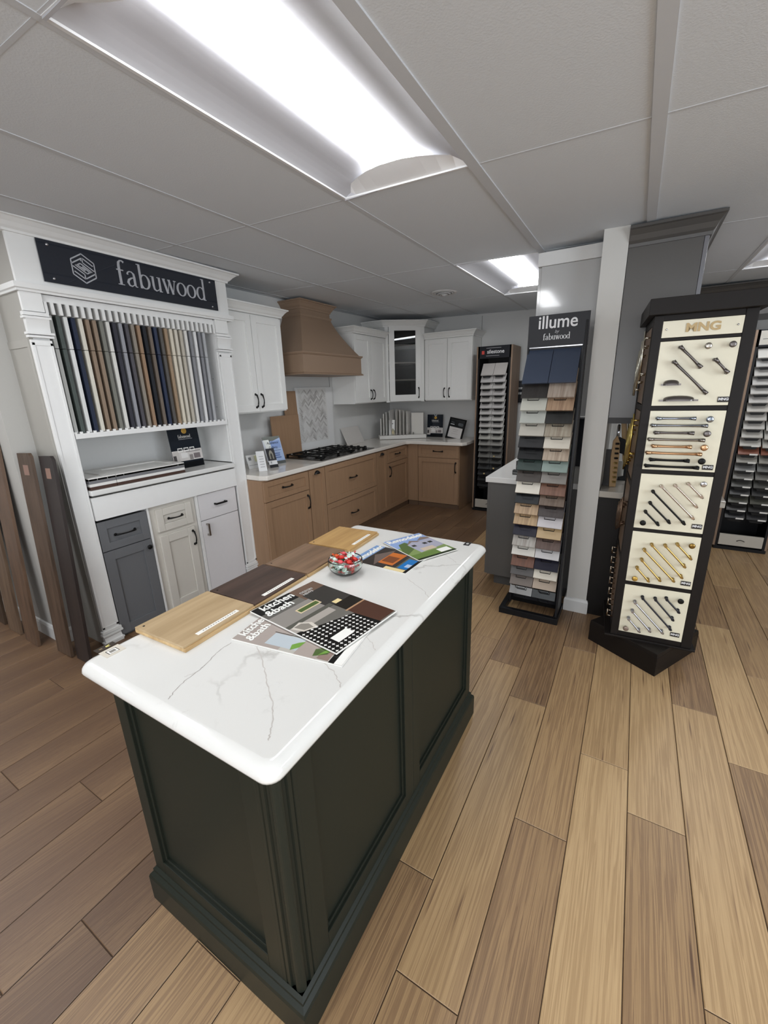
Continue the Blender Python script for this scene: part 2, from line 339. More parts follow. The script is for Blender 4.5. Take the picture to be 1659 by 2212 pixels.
# floor of individual planks, one mesh
def build_floor():
    v = []; f = []; cols = []; uvs = []
    Wd, Ln, x0 = 0.1865, 1.27, 0.6750
    known = {0: .30, 1: .04, 2: .65, 3: -.18, 4: -.39, 5: .373, 6: .072, -12: -1.11, -9: -1.52, -4: -1.62, 7: -.45, -1: -.75, -2: -.2, -3: -1.05, -5: -.55, -6: -1.2, -7: -.1, -8: -.85, -10: -.3, -11: -.75}
    tone = {(0, .9): 0.24, (1, .7): 0.25, (2, 1.3): 0.24, (2, -1.2): 0.32, (3, -.8): 0.64, (3, .4): 0.54, (4, -1): 0.38, (4, .3): 0.59, (5, 1.0): 0.27, (5, -.2): 0.60, (5, -1.5): 0.44,
            (6, -.6): 0.30, (6, .7): 0.64, (1, -.6): 0.51, (1, -1.9): 0.38, (2, 0): 0.43, (0, -.3): 0.49, (0, -1.6): 0.33, (7, 0): 0.54, (7, 1): 0.42, (-4, -2.2): 0.43, (-4, -1): 0.38,
            (-3, -1.8): 0.20, (-9, -1): 0.48, (-9, -2): 0.38, (-12, -.5): 0.38, (-12, -1.7): 0.54, (-11, -1.3): 0.30, (-10, -1): 0.46, (-8, -1.5): 0.50, (-7, -1): 0.44, (-6, -1.8): 0.54, (-5, -1.4): 0.48}
    rnd = random.Random(3)
    for k in range(-28, 22):
        off = known.get(k, rnd.uniform(0, Ln)); xa, xb = x0+k*Wd, x0+(k+1)*Wd
        n0 = int((-4.6-off)//Ln)
        for n in range(n0, n0+9):
            ya, yb = off+n*Ln, off+(n+1)*Ln
            if yb < -4.55 or ya > 4.0: continue
            t = rnd.uniform(.32, .60) + (.10 if k < -3 else 0)  # left planks lightened here and below to make up for weak light
            for (kk, yy), tv in tone.items():
                if kk == k and ya <= yy < yb: t = tv + (.24 if k < -3 else .12 if k < 0 else 0)
            g = 0.0012; i = len(v)
            X0, X1, Y0, Y1 = max(xa, -4.55)+g, min(xb, 4.55)-g, max(ya, -4.55)+g, min(yb, 4.0)-g
            if X1-X0 < .01 or Y1-Y0 < .01: continue
            b = 0.0016; r1 = rnd.random(); r2 = rnd.random(); col = (t, r1, r2, 1)
            v += [(X0,Y0,-.002),(X1,Y0,-.002),(X1,Y1,-.002),(X0,Y1,-.002),(X0+b,Y0+b,0),(X1-b,Y0+b,0),(X1-b,Y1-b,0),(X0+b,Y1-b,0)]
            for q in ((4,5,6,7),(0,1,5,4),(1,2,6,5),(2,3,7,6),(3,0,4,7)):
                f.append([i+a for a in q])
                for a in q:
                    p = v[i+a]; uvs.append((p[0]-xa, p[1])); cols.append(col)
    # dark tongue seen in the joints, and slab under the planks
    i = len(v); v += [(-4.55,-4.55,-.0035),(4.55,-4.55,-.0035),(4.55,4.0,-.0035),(-4.55,4.0,-.0035),(-4.55,-4.55,-.1),(4.55,-4.55,-.1),(4.55,4.0,-.1),(-4.55,4.0,-.1)]
    nb = 6
    for q in ((0,1,2,3),(7,6,5,4),(0,4,5,1),(1,5,6,2),(2,6,7,3),(3,7,4,0)):
        f.append([i+a for a in q])
        for a in q: uvs.append((0, 0)); cols.append((0, 0, 0, 1))
    me = bpy.data.meshes.new('floor'); me.from_pydata(v, [], f)
    uvl = me.uv_layers.new(name='UVMap'); ca = me.color_attributes.new('plank', 'FLOAT_COLOR', 'CORNER')
    for k in range(len(uvs)):
        uvl.data[k].uv = uvs[k]; ca.data[k].color = cols[k]
    me.materials.append(floor_mat()); me.materials.append(mat('#4a3626', 0.7))
    for p in me.polygons[-nb:]: p.material_index = 1
    o = bpy.data.objects.new('floor', me); COL.objects.link(o); o['kind'] = 'structure'
build_floor()

def wall(name, x0, x1, y0, y1, z1=2.62, m=None, z0=-0.05):
    return struct(name, MB().box(x0, x1, y0, y1, z0, z1), m or WALLM)
wall('wall_left', XL-.12, XL, YSTUB+.12, YB+.12)
wall('wall_back', XL, XR+.12, YB, YB+.12)
wall('wall_hall', XFL, -1.90, YSTUB, YSTUB+.12, m=bumpy('#aeaca7', 90, .06, .8, 'hall_wall_paint'))
wall('wall_far_left', XFL-.12, XFL, YF-.12, YSTUB+.12)
# walls outside the frame, with their window openings
def holed(name, horiz, a0, a1, fixed0, fixed1, h0, h1, z0, z1):
    mb = MB()
    for (u0, u1, w0, w1) in ((a0, h0, -.05, 2.62), (h1, a1, -.05, 2.62), (h0, h1, -.05, z0), (h0, h1, z1, 2.62)):
        if horiz: mb.box(u0, u1, fixed0, fixed1, w0, w1)
        else: mb.box(fixed0, fixed1, u0, u1, w0, w1)
    struct(name, mb, WALLM)
holed('wall_front', True, XFL-.12, XR+.12, YF-.12, YF, -.4, 2.8, .7, 2.2)
holed('wall_right', False, YF-.12, YB+.12, XR, XR+.12, -2.9, -.3, .7, 2.2)
for n, (hz, a0, a1, c) in enumerate(((True, -.4, 2.8, YF-.06), (False, -2.9, -.3, XR+.06))):
    mb = MB(); pts = [a0, (a0+a1)/2, a1]
    for q in pts:
        q = min(max(q, a0+.03), a1-.03)
        mb.box(q-.03, q+.03, c-.03, c+.03, .7, 2.2) if hz else mb.box(c-.03, c+.03, q-.03, q+.03, .7, 2.2)
    for z in (.70, 2.14):
        mb.box(a0, a1, c-.03, c+.03, z, z+.06) if hz else mb.box(c-.03, c+.03, a0, a1, z, z+.06)
    struct('window_%d' % (n+1), mb, BASEB)
# partition wall with the free-standing end post
struct('wall_partition', MB().box(.992, 1.124, 1.14, YB, 0, 2.6), bumpy('#c9c7c2', 90, .05, .75, 'post_paint'))
# faint panel joints on the kitchen walls
mb = MB(); mb.box(-.62, -.612, YB-.004, YB, 0, 2.5); mb.box(XL, XL+.004, 2.43, 2.438, 1.2, 2.5); struct('trim_1', mb, mat('#9c9c9a', .8))
# baseboards
BP = [(0, 0), (.014, 0), (.014, .085), (.009, .10), (0, .105)]
mb = MB(); mb.mold([(.992, 1.36), (.992, 1.14), (1.124, 1.14), (1.124, 1.36)][::-1], [(-o, z) for o, z in BP]); struct('baseboard_partition', mb, BASEB)
mb = MB(); mb.mold([(XFL, YSTUB), (-1.90, YSTUB), (-1.90, -.80)], BP); struct('baseboard_hall', mb, BASEB)
mb = MB(); mb.mold([(-.45, YB), (.28, YB)], BP); struct('baseboard_back', mb, BASEB)

# ceiling: tiles in a grid, openings left for the fixtures
GX = [-4.6, -3.84, -3.21, -2.58, -1.95, -1.31, -.68, -.035, .598, 1.222, 1.86, 2.49, 3.12, 3.75, 4.6]
GY = [-4.7, -3.8, -2.5, -1.213, .008, 1.392, 2.80, 4.1]
FIX = [(-.035, .598, -1.213, .008), (-.035, .598, 1.392, 2.80), (1.86, 2.49, 1.392, 2.80), (-.035, .598, -3.8, -2.5), (1.86, 2.49, -3.8, -2.5), (-1.31, -.68, -2.5, -1.213), (-2.58, -1.95, -2.5, -1.213), (3.12, 3.75, -1.213, .008), (-3.84, -3.21, -2.5, -1.213)]  # the two nearer left ones are unseen, added to brighten the left floor
mb = MB()
for i in range(len(GX)-1):
    for j in range(len(GY)-1):
        if any(abs(GX[i]-a) < .01 and abs(GY[j]-c) < .01 for a, b, c, d in FIX): continue
        x0, x1, y0, y1 = GX[i], GX[i+1], GY[j], GY[j+1]
        mb.face([(x0, y1, cz(x0, y1)), (x1, y1, cz(x1, y1)), (x1, y0, cz(x1, y0)), (x0, y0, cz(x0, y0))])
# plenum cover above so no daylight leaks in
mb.box(-4.7, 4.7, -4.7, 4.1, 2.80, 2.86)
CEIL = bumpy('#d4d8dc', 160, 0.22, 0.95)
struct('ceiling', mb, CEIL)
mb = MB(); h = .012
def bar(x0, x1, y0, y1, t=.0035):
    v = [(x0,y0),(x1,y0),(x1,y1),(x0,y1)]
    i = [mb._p((x, y, cz(x, y)-t)) for x, y in v] + [mb._p((x, y, cz(x, y)+.002)) for x, y in v]
    for q in ((3,2,1,0),(0,1,5,4),(1,2,6,5),(2,3,7,6),(3,0,4,7)): mb.f.append([i[k] for k in q]); mb.m.append(0); mb.sm.append(False)
for x in GX[1:-1]:
    w = .022 if abs(x-1.222) < .01 or abs(x-.598) < .01 else h
    bar(x-w, x+w, -4.6, 4.0, .006 if w > .02 else .0025)
for y in GY[1:-1]: bar(-4.6, 4.6, y-.006, y+.006, .0015)
struct('trim_2', mb, mat('#c6c8cb', .9))

# ------------------------------------------------------------------ ceiling fixtures (2x4 recessed troffers)
LENS = emis('#fbfdff', LAMP); PAN = mat('#b6b6ba', .6)
def fixture(x0, x1, y0, y1, label, group=None):
    cx, cy = (x0+x1)/2, (y0+y1)/2; z = cz(cx, cy)
    t = thing('ceiling_light', label, 'ceiling light', (cx, cy, z), 0, group)
    wx, wy = (x1-x0)/2-.012, (y1-y0)/2-.008
    def dz(x, y): return cz(cx+x, cy+y) - z
    pan = MB(); n = 10; prev = None
    # curved reflector wings either side of the central lens
    for s in (-1, 1):
        prof = [(s*(.105 + (wx-.105)*k/n), -.002 + .055*math.sin(PI*k/n*.5+PI/2)*(1) if k else .055) for k in range(n+1)]
        prof = [(s*(.105+(wx-.105)*k/n), .055*(1-(k/n)**2)) for k in range(n+1)]
        for k in range(n):
            (xa, za), (xb, zb) = prof[k], prof[k+1]
            pts = [(xa, -wy, za+dz(xa, -wy)), (xb, -wy, zb+dz(xb, -wy)), (xb, wy, zb+dz(xb, wy)), (xa, wy, za+dz(xa, wy))]
            pan.face(pts if s < 0 else pts[::-1], 0, True)
    pan.box(-wx, wx, -wy, wy, .10, .11)
    for e in (-1, 1): pan.box(-wx, wx, e*wy-.004, e*wy+.004, .0+dz(0, e*wy), .10)
    obj('reflector_pan', pan, PAN, t)
    # curved end caps (white arcs)
    for e in (-1, 1):
        c = MB(); yy = e*wy; pts = []
        for k in range(n+1):
            a = -wx + 2*wx*k/n; pts.append((a, yy, dz(a, yy)+.002))
        for k in range(n):
            b0 = .13*(1-((2*k/n)-1)**2); b1 = .13*(1-((2*(k+1)/n)-1)**2)
            a, b = pts[k], pts[k+1]
            q = [a, b, (b[0], yy-e*b1, b[2]+.028), (a[0], yy-e*b0, a[2]+.028)]
            c.face(q if e < 0 else q[::-1], 0, True)
        obj('end_cap', c, mat('#e6e6e6', .5), t)
    ln = MB(); n2 = 12; R = .104
    for k in range(n2):
        a0, a1 = PI*k/n2, PI*(k+1)/n2
        xa, za, xb, zb = -R*math.cos(a0), .040-.009*math.sin(a0), -R*math.cos(a1), .040-.009*math.sin(a1)
        yl = wy-.05
        ln.face([(xa, -yl, za+dz(xa, -yl)), (xa, yl, za+dz(xa, yl)), (xb, yl, zb+dz(xb, yl)), (xb, -yl, zb+dz(xb, -yl))], 0, True)
    for e in (-1, 1):
        ln.face([(-R*math.cos(PI*k/n2), e*(wy-.05), .040-.009*math.sin(PI*k/n2)+dz(0, e*wy)) for k in range(n2+1)])
    obj('lens', ln, LENS, t, label='glowing white lens')
    fr = MB()
    def slab(x0, x1, y0, y1):
        i = [fr._p((x, y, dz(x, y)+zz)) for zz in (-.0035, .003) for x, y in ((x0, y0), (x1, y0), (x1, y1), (x0, y1))]
        for q in ((3, 2, 1, 0), (4, 5, 6, 7), (0, 1, 5, 4), (1, 2, 6, 5), (2, 3, 7, 6), (3, 0, 4, 7)): fr.f.append([i[k] for k in q]); fr.m.append(0); fr.sm.append(False)
    for s in (-1, 1):
        slab(s*wx-.006, s*wx+.006, -wy, wy); slab(-wx, wx, s*wy-.006, s*wy+.006)
    obj('frame', fr, mat('#dcdcdc', .5), t)
LB = ['large ceiling light at the top of the photo above the island', 'ceiling light in front of the partition, beyond the large one', 'partly cut ceiling light at the right edge of the photo']
for k, F in enumerate(FIX):
    if k < 3: fixture(*F, LB[k])
    else: fixture(*F, 'unseen recessed ceiling light placed outside the view', 'ceiling lights outside the frame')
# round vent
t = thing('ceiling_vent', 'round white ceiling air vent with concentric rings', 'air vent', (-.49, 2.33, cz(-.49, 2.33)))
mb = MB(); mb.lathe([(.13, .0), (.13, -.004), (.108, -.012), (.10, -.004)], n=40); obj('outer_ring', mb, mat('#d6d6d6', .5), t)
mb = MB()
for k in range(3): mb.lathe([(.095-.027*k, -.004-.008*k), (.092-.027*k, -.014-.008*k), (.078-.027*k, -.012-.008*k), (.080-.027*k, -.004-.008*k)], n=36)
mb.lathe([(.02, -.02), (.018, -.034), (.002, -.036)], n=20); obj('diffuser_ring', mb, mat('#c9c9c9', .5), t)
mb = MB(); mb.lathe([(.105, -.003), (.104, -.0035), (.001, -.0035)], n=36); obj('throat', mb, mat('#6a6a6a', .8), t)
# ------------------------------------------------------------------ island
IX0, IX1, IY0, IY1 = .098, .715, -1.448, -.195
t = thing('kitchen_island', 'dark green painted island cabinet with framed panels and fluted corner posts', 'kitchen island', ((IX0+IX1)/2, (IY0+IY1)/2, 0))
cx, cy = (IX0+IX1)/2, (IY0+IY1)/2; hx, hy = (IX1-IX0)/2, (IY1-IY0)/2
mb = MB(); mb.box(-hx+.02, hx-.02, -hy+.02, hy-.02, 0.0, .874); obj('carcass', mb, GREEN, t)
ZB, ZT = .135, .874
def framed(mb, a0, a1, z0, z1, fr, d=.016, t0=.02):
    # frame-and-panel in local frame: x across, front at y=0 (towards -y); panel recessed, with bead
    mb.box(a0, a0+fr, 0, t0, z0, z1); mb.box(a1-fr, a1, 0, t0, z0, z1); mb.box(a0+fr, a1-fr, 0, t0, z0, z0+fr); mb.box(a0+fr, a1-fr, 0, t0, z1-fr, z1)
    mb.box(a0+fr, a1-fr, d, t0+.004, z0+fr, z1-fr)
    b = .012
    for (p0, p1, q0, q1) in ((a0+fr, a0+fr+b, z0+fr, z1-fr), (a1-fr-b, a1-fr, z0+fr, z1-fr), (a0+fr+b, a1-fr-b, z0+fr, z0+fr+b), (a0+fr+b, a1-fr-b, z1-fr-b, z1-fr)):
        mb.box(p0, p1, d*.5, t0, q0, q1)
def rotT(x, y, a): return Matrix.Translation((x, y, 0)) @ Matrix.Rotation(a, 4, 'Z')
# end panel facing the camera (-y) and far end
mb = MB(); framed(mb, -hx, hx-.075, ZB, ZT, .05); mb.T = Matrix.Translation((0, -hy, 0)); mb2 = MB(); mb2.T = Matrix.Translation((0, -hy, 0)); framed(mb2, -hx, hx-.062, ZB, ZT, .05); obj('end_panel', mb2, GREEN, t, .0015)
mb = MB(); mb.T = rotT(0, hy, PI); framed(mb, -hx+.021, hx, ZB, ZT, .05); obj('end_panel', mb, GREEN, t, .0015)
# long side facing +x : two framed panels with a centre stile
for (a0, a1) in ((-hy+.062, -.005), (.005, hy)):
    mb = MB(); mb.T = rotT(hx, 0, PI/2); framed(mb, a0, a1, ZB, ZT, .052); obj('side_panel', mb, GREEN, t, .0015)
mb = MB(); mb.T = rotT(hx, 0, PI/2); mb.box(-.005, .005, .001, .02, ZB, ZT); obj('centre_strip', mb, GREEN, t)
# back side doors (facing -x)
for (a0, a1) in ((-hy+.021, -.005), (.005, hy-.021)):
    mb = MB(); mb.T = rotT(-hx, 0, -PI/2); framed(mb, a0, a1, ZB, ZT, .055); obj('door', mb, GREEN, t, .0015)
# fluted corner post
mb = MB(); x1, y0 = hx, -hy
sec = [(x1-.062, y0), (x1-.052, y0), (x1-.049, y0+.004), (x1-.046, y0), (x1-.036, y0), (x1-.033, y0+.006), (x1-.027, y0+.009), (x1-.022, y0+.003), (x1-.017, y0+.001)]
arc = [(x1-.017+.017*math.sin(a), y0+.018-.017*math.cos(a)) for a in [PI/2*k/6 for k in range(7)]]
sec2 = [(x1-(y-y0), y0+(x1-x)) for x, y in sec[::-1]]
poly = sec + arc + sec2 + [(x1-.062, y0+.062)]
mb.prism(poly, ZB, ZT); obj('corner_post', mb, GREEN, t, label='corner post with rounded bead and flutes')
# base moulding
prof = [(0, 0), (.020, 0), (.020, .098), (.017, .108), (.008, .118), (.008, .128), (.0, .136)]
mb = MB(); mb.mold([(-hx, -hy), (hx, -hy), (hx, hy), (-hx, hy)], prof, closed=True); obj('base_moulding', mb, GREEN, t)
# countertop with bullnose edge
QUARTZ = stone('veined_quartz', '#d9d8d4', '#8d8882', 1.15, .10, .008, .55)
CX0, CX1, CY0, CY1 = .045, .765, -1.497, -.150
t = thing('island_countertop', 'white quartz island top with grey veins and rounded edge', 'countertop', ((CX0+CX1)/2, (CY0+CY1)/2, .875))
hx, hy = (CX1-CX0)/2, (CY1-CY0)/2
mb = MB(); rc = .035; n = 6
def rr(inset):
    r = max(rc-inset*.6, .006); X, Y = hx-inset, hy-inset; pts = []
    for (sx_, sy_, a0) in ((1, -1, -PI/2), (1, 1, 0), (-1, 1, PI/2), (-1, -1, PI)):
        for k in range(n+1):
            a = a0 + PI/2*k/n; pts.append((sx_*(X-r)+r*math.cos(a), sy_*(Y-r)+r*math.sin(a)))
    return pts
rings = [(.016, 0.0), (.004, .006), (0, .016), (.002, .025), (.008, .033), (.017, .0385), (.028, .041)]
idx = [[mb._p((x, y, z)) for x, y in rr(i)] for i, z in rings]
N_ = len(idx[0])
for a, b in zip(idx, idx[1:]):
    for k in range(N_): mb.f.append([a[k], a[(k+1) % N_], b[(k+1) % N_], b[k]]); mb.m.append(0); mb.sm.append(True)
mb.f.append(idx[0][::-1]); mb.m.append(0); mb.sm.append(False); mb.f.append(idx[-1]); mb.m.append(0); mb.sm.append(False)
obj('slab', mb, QUARTZ, t)
# natural veins inlaid as the stone shows them
VE = mat('#a39e98', .15); VF = mat('#c2bdb7', .15)
def vein(pts, w, m):
    mb = MB(); rnd = random.Random(int(pts[0][0]*1000)); P = []
    for (a, b) in zip(pts, pts[1:]):
        for k in range(8):
            u = k/8; P.append((a[0]+(b[0]-a[0])*u + rnd.uniform(-.0022, .0022), a[1]+(b[1]-a[1])*u + rnd.uniform(-.0022, .0022)))
    P.append(pts[-1])
    for k in range(len(P)-1):
        d = Vector((P[k+1][0]-P[k][0], P[k+1][1]-P[k][1])).normalized(); nx, ny = -d.y, d.x
        w0 = w*(.45+.55*abs(math.sin(k*.7))); w1 = w*(.45+.55*abs(math.sin((k+1)*.7)))
        q = [(P[k][0]-nx*w0, P[k][1]-ny*w0), (P[k+1][0]-nx*w1, P[k+1][1]-ny*w1), (P[k+1][0]+nx*w1, P[k+1][1]+ny*w1), (P[k][0]+nx*w0, P[k][1]+ny*w0)]
        mb.face([(x-(CX0+CX1)/2, y-(CY0+CY1)/2, .0412) for x, y in q])
    obj('vein', mb, m, t)
for pts, w, m in (([(0.349, -1.231), (0.351, -1.280), (0.372, -1.341), (0.379, -1.399), (0.392, -1.439), (0.402, -1.460)], .0011, VE), ([(0.372, -1.341), (0.376, -1.364), (0.364, -1.391)], .0008, VF),
                  ([(0.426, -1.208), (0.513, -1.266), (0.574, -1.313), (0.642, -1.363), (0.679, -1.404), (0.699, -1.434)], .0016, VF), ([(0.623, -1.175), (0.684, -1.196), (0.725, -1.223), (0.735, -1.235)], .0014, VF),
                  ([(0.673, -1.027), (0.709, -1.047), (0.731, -1.071)], .001, VF), ([(0.605, -0.633), (0.698, -0.691), (0.734, -0.730)], .0012, VF), ([(0.556, -0.315), (0.650, -0.359), (0.712, -0.411)], .0012, VF)):
    vein(pts, w, m)
# ---- things lying on the island
ZT = .9162
def board_sample(c, ang, w, l, tk, m, me, label, hole=(0, 0), strip=True):
    t = thing('flooring_sample', label, 'wood sample', (c[0], c[1], ZT), ang, 'wood flooring samples on the island')
    mb = MB(); mb.box(-w/2, w/2, -l/2, l/2, 0, tk*.6, 1); mb.box(-w/2+.0006, w/2-.006, -l/2, l/2-.002, tk*.6, tk, 0)
    obj('plank', mb, [m, me], t, .0008)
    if strip:
        s = MB(); s.box(w/2-.032, w/2-.017, -l*.28, l*.30, tk, tk+.0006); obj('paper_label', s, mat('#e8e6e0', .6), t, label='white paper strip')
        tx = MB()
        for k in range(14): tx.box(w/2-.026, w/2-.023, -l*.2+k*.009, -l*.2+k*.009+.005, tk+.0006, tk+.0009)
        obj('fine_print', tx, mat('#777570', .6), t)
    h = MB(); h.lathe([(.0035, 0), (.0035, .0004)], c=(hole[0], hole[1], tk), n=12); obj('screw_hole', h, BLK, t)
PLY = wood('#c9ad80', '#a9895c', 'Y', .6)
board_sample((.158, -1.198), math.radians(1.5), .230, .262, .018, wood('#b39b78', '#a08865', 'Y', .45, .8), PLY, 'light oak flooring sample nearest the front corner of the island', (-.095, -.115))
board_sample((.154, -.934), math.radians(1), .225, .260, .017, wood('#4a3830', '#352821', 'Y', .45, .8), PLY, 'dark walnut brown flooring sample between light and mid brown ones', (-.09, -.115))
board_sample((.150, -.668), math.radians(2), .222, .262, .017, wood('#806650', '#66503d', 'Y', .45, .8), PLY, 'mid brown flooring sample behind the glass candy bowl', (-.09, -.115), strip=False)
board_sample((.152, -.398), math.radians(3), .228, .258, .018, wood('#b8945f', '#a37f4e', 'Y', .45, .8), PLY, 'honey yellow wood flooring sample at the far end of the row', (-.095, -.115))

def magazine(c, ang, w, l, tk, z, label, group, curl=.0):
    t = thing('magazine', label, 'magazine', (c[0], c[1], z), ang, group)
    mb = MB(); mb.box(-w/2, w/2, -l/2, l/2, 0, tk, 0); obj('pages', mb, mat('#dddbd6', .5), t, .0008)
    return t
IMG = dict(black=mat('#151413', .25), white=mat('#f0efea', .3), grey=mat('#8b8781', .25), lg=mat('#b9b5ad', .25), mg=mat('#6b6862', .25), dg=mat('#3a3835', .25), br=mat('#5b3a2a', .25), tan=mat('#b08a6a', .25),
           green=mat('#6f9a3f', .3), dgreen=mat('#4c6131', .3), blue=mat('#3f6fb0', .25), sky=mat('#7c9cc8', .25), lsky=mat('#a9bfd8', .25), orange=mat('#c06a2c', .25), cyan=mat('#1f6fb3', .25), house=mat('#a7a7b8', .25), cream=mat('#d6c3a0', .25), roof=mat('#84736a', .25), glow=mat('#e3cf9a', .25))
I = IMG
# kitchen & bath design news, lower copy
A0 = math.radians(6)
m2 = magazine((.499, -1.069), math.radians(7.8), .360, .262, .004, ZT, 'lower kitchen and bath magazine partly covered, pale cover with green plants', 'kitchen and bath magazines')
rects = [((-.178, .178, -.129, .129), I['lg']), ((-.178, -.02, -.129, .129), mat('#a69b94', .25)), ((-.075, .03, -.115, -.06), mat('#b9c2c8', .25)), ((.03, .10, -.129, -.02), mat('#a89c94', .25)),
         ((-.08, .04, -.058, -.055), I['dg']), ((.10, .135, -.125, -.03), mat('#8f7a70', .25)), ((.138, .155, -.129, .129), I['black']), ((.155, .178, -.129, .129), I['white']),
         ([(.012, -.118), (.03, -.10), (.034, -.07), (.018, -.08), (.004, -.095)], I['green']), ([(.085, -.12), (.12, -.10), (.125, -.06), (.10, -.075), (.078, -.09)], I['dgreen']), ([(.095, -.115), (.125, -.085), (.11, -.08)], I['green'])]
artwork('cover_print', m2, rects, .004, 'XY', .00005)
lettering(m2, 'kitchen', .038, -.150, -.108, .0048, I['white'], 'XY', PI/2, 'LEFT', bold=.0005, name='masthead')
lettering(m2, '&bath', .038, -.116, -.120, .0048, I['white'], 'XY', PI/2, 'LEFT', bold=.0005, name='masthead')
m1 = magazine((.484, -.985), math.radians(-7.5), .385, .272, .004, ZT+.0066, 'upper kitchen and bath magazine with black and white patterned floor cover', 'kitchen and bath magazines')
rects = [((-.190, .190, -.134, .134), I['mg']), ((-.190, -.135, -.134, .02), I['black']), ((-.190, -.075, .02, .134), mat('#6a5446', .25)), ((-.13, .0, .03, .134), I['dg']), ((-.135, -.10, -.134, -.02), mat('#5c5954', .25)),
         ((-.10, .02, -.134, .03), mat('#8c8781', .25)), ((-.075, -.045, -.05, .04), I['cream']), ((-.07, -.05, -.045, .035), I['dgreen']), ((-.02, -.002, -.134, .05), mat('#56554d', .25)),
         ((-.002, .03, -.134, .03), mat('#a7a098', .25)), ((.0, .06, .05, .134), mat('#24211d', .25)), ((-.02, .0, .06, .09), I['glow']), ((.06, .185, .05, .134), mat('#4d3125', .25)), ((.055, .062, .045, .134), I['tan']),
         ([(.03, -.134), (.19, -.134), (.19, .06), (.09, .05)], I['black']), ([(-.0, -.128), (.04, -.115), (.055, -.07), (.02, -.065), (-.01, -.09)], mat('#cfc8bd', .25)), ([(.0, -.118), (.035, -.108), (.045, -.08), (.018, -.075), (.0, -.09)], mat('#8b857c', .25))]
for i in range(10):
    for j in range(11):
        x = .052+i*.0148+(j % 2)*.0; y = -.126+j*.0165
        if y > .042 or x > .186 or (y-(-.134)) > (x-.03)*3.1 or (.125 < x < .165 and -.10 < y < -.04): continue
        s_ = .0062
        rects.append(([(x-s_, y), (x-.0018, y-.0018), (x, y-s_), (x+.0018, y-.0018), (x+s_, y), (x+.0018, y+.0018), (x, y+s_), (x-.0018, y+.0018)], I['white']))
rects.append(((.128, .162, -.095, -.03), I['white']))
artwork('cover_print', m1, rects, .004, 'XY', .00001)
lettering(m1, 'kitchen', .044, -.152, -.112, .0052, I['white'], 'XY', PI/2, 'LEFT', bold=.0006, name='masthead')
lettering(m1, '&bath', .044, -.112, -.122, .0052, I['white'], 'XY', PI/2, 'LEFT', bold=.0006, name='masthead')
lettering(m1, 'DESIGN', .016, -.142, .035, .0052, mat('#b5b0aa', .3), 'XY', PI/2, 'LEFT', name='subtitle')
lettering(m1, 'NEWS', .016, -.126, .035, .0052, mat('#b5b0aa', .3), 'XY', PI/2, 'LEFT', name='subtitle')
# remodeling magazines at the far end
r2 = magazine((.425, -.475), math.radians(-62+20), .20, .27, .003, ZT, 'lower home magazine showing a lit porch at dusk and blue box', 'home remodeling magazines')
r2.location = (.452, -.497, ZT); r2.rotation_euler = (0, 0, math.radians(87))
rects = [((-.098, .098, -.133, .133), I['sky']), ((-.098, .098, -.133, .085), mat('#3a3431', .25)), ((-.06, .06, -.05, .03), I['orange']), ((-.04, .02, -.04, .015), mat('#7a4525', .25)), ([(-.09, .02), (0, .075), (.09, .02)], mat('#6b5c55', .25)),
         ((-.098, .098, -.133, -.07), mat('#5c5a48', .25)), ((-.098, -.075, -.125, -.03), I['glow']), ((-.07, .03, -.128, -.078), I['cyan']), ((-.05, -.02, -.120, -.098), I['lsky']), ((-.098, .098, -.133, -.120), I['black'])]
artwork('cover_print', r2, rects, .003, 'XY', .00005)
lettering(r2, 'Remodeler', .042, 0, .092, .0036, I['white'], 'XY', 0, 'CENTER', bold=.001, name='masthead')
r1 = magazine((.504, -.323), math.radians(63.5), .21, .272, .003, ZT+.0046, 'upper home magazine with a blue-grey house and garden cover', 'home remodeling magazines')
rects = [((-.103, .103, -.134, .134), mat('#8aa2cf', .25)), ((-.103, .103, -.134, .02), mat('#7f9458', .25)), ([(-.103, -.02), (-.07, .06), (-.03, .07), (-.01, 0), (-.103, -.06)], mat('#55693a', .25)),
         ([(-.04, -.07), (-.04, .03), (.0, .065), (.05, .045), (.103, .06), (.103, -.05)], I['house']), ([(-.045, .03), (0, .075), (.04, .045), (.02, .04), (0, .055)], I['roof']), ([(.03, .055), (.07, .085), (.103, .07), (.103, .05)], I['roof']),
         ((-.02, .05, -.065, -.03), mat('#c9b7a4', .25)), ((-.03, -.01, .0, .02), I['dg']), ((.03, .05, .0, .02), I['dg']), ((.06, .08, .0, .02), I['dg']), ((-.103, .103, -.134, -.075), mat('#66803e', .25)), ((-.103, .103, -.134, -.12), mat('#26301c', .25)), ((.03, .09, -.118, -.08), I['white'])]
artwork('cover_print', r1, rects, .003, 'XY', .00005)
lettering(r1, 'Remodeler', .044, 0, .092, .0037, I['white'], 'XY', 0, 'CENTER', bold=.001, name='masthead')
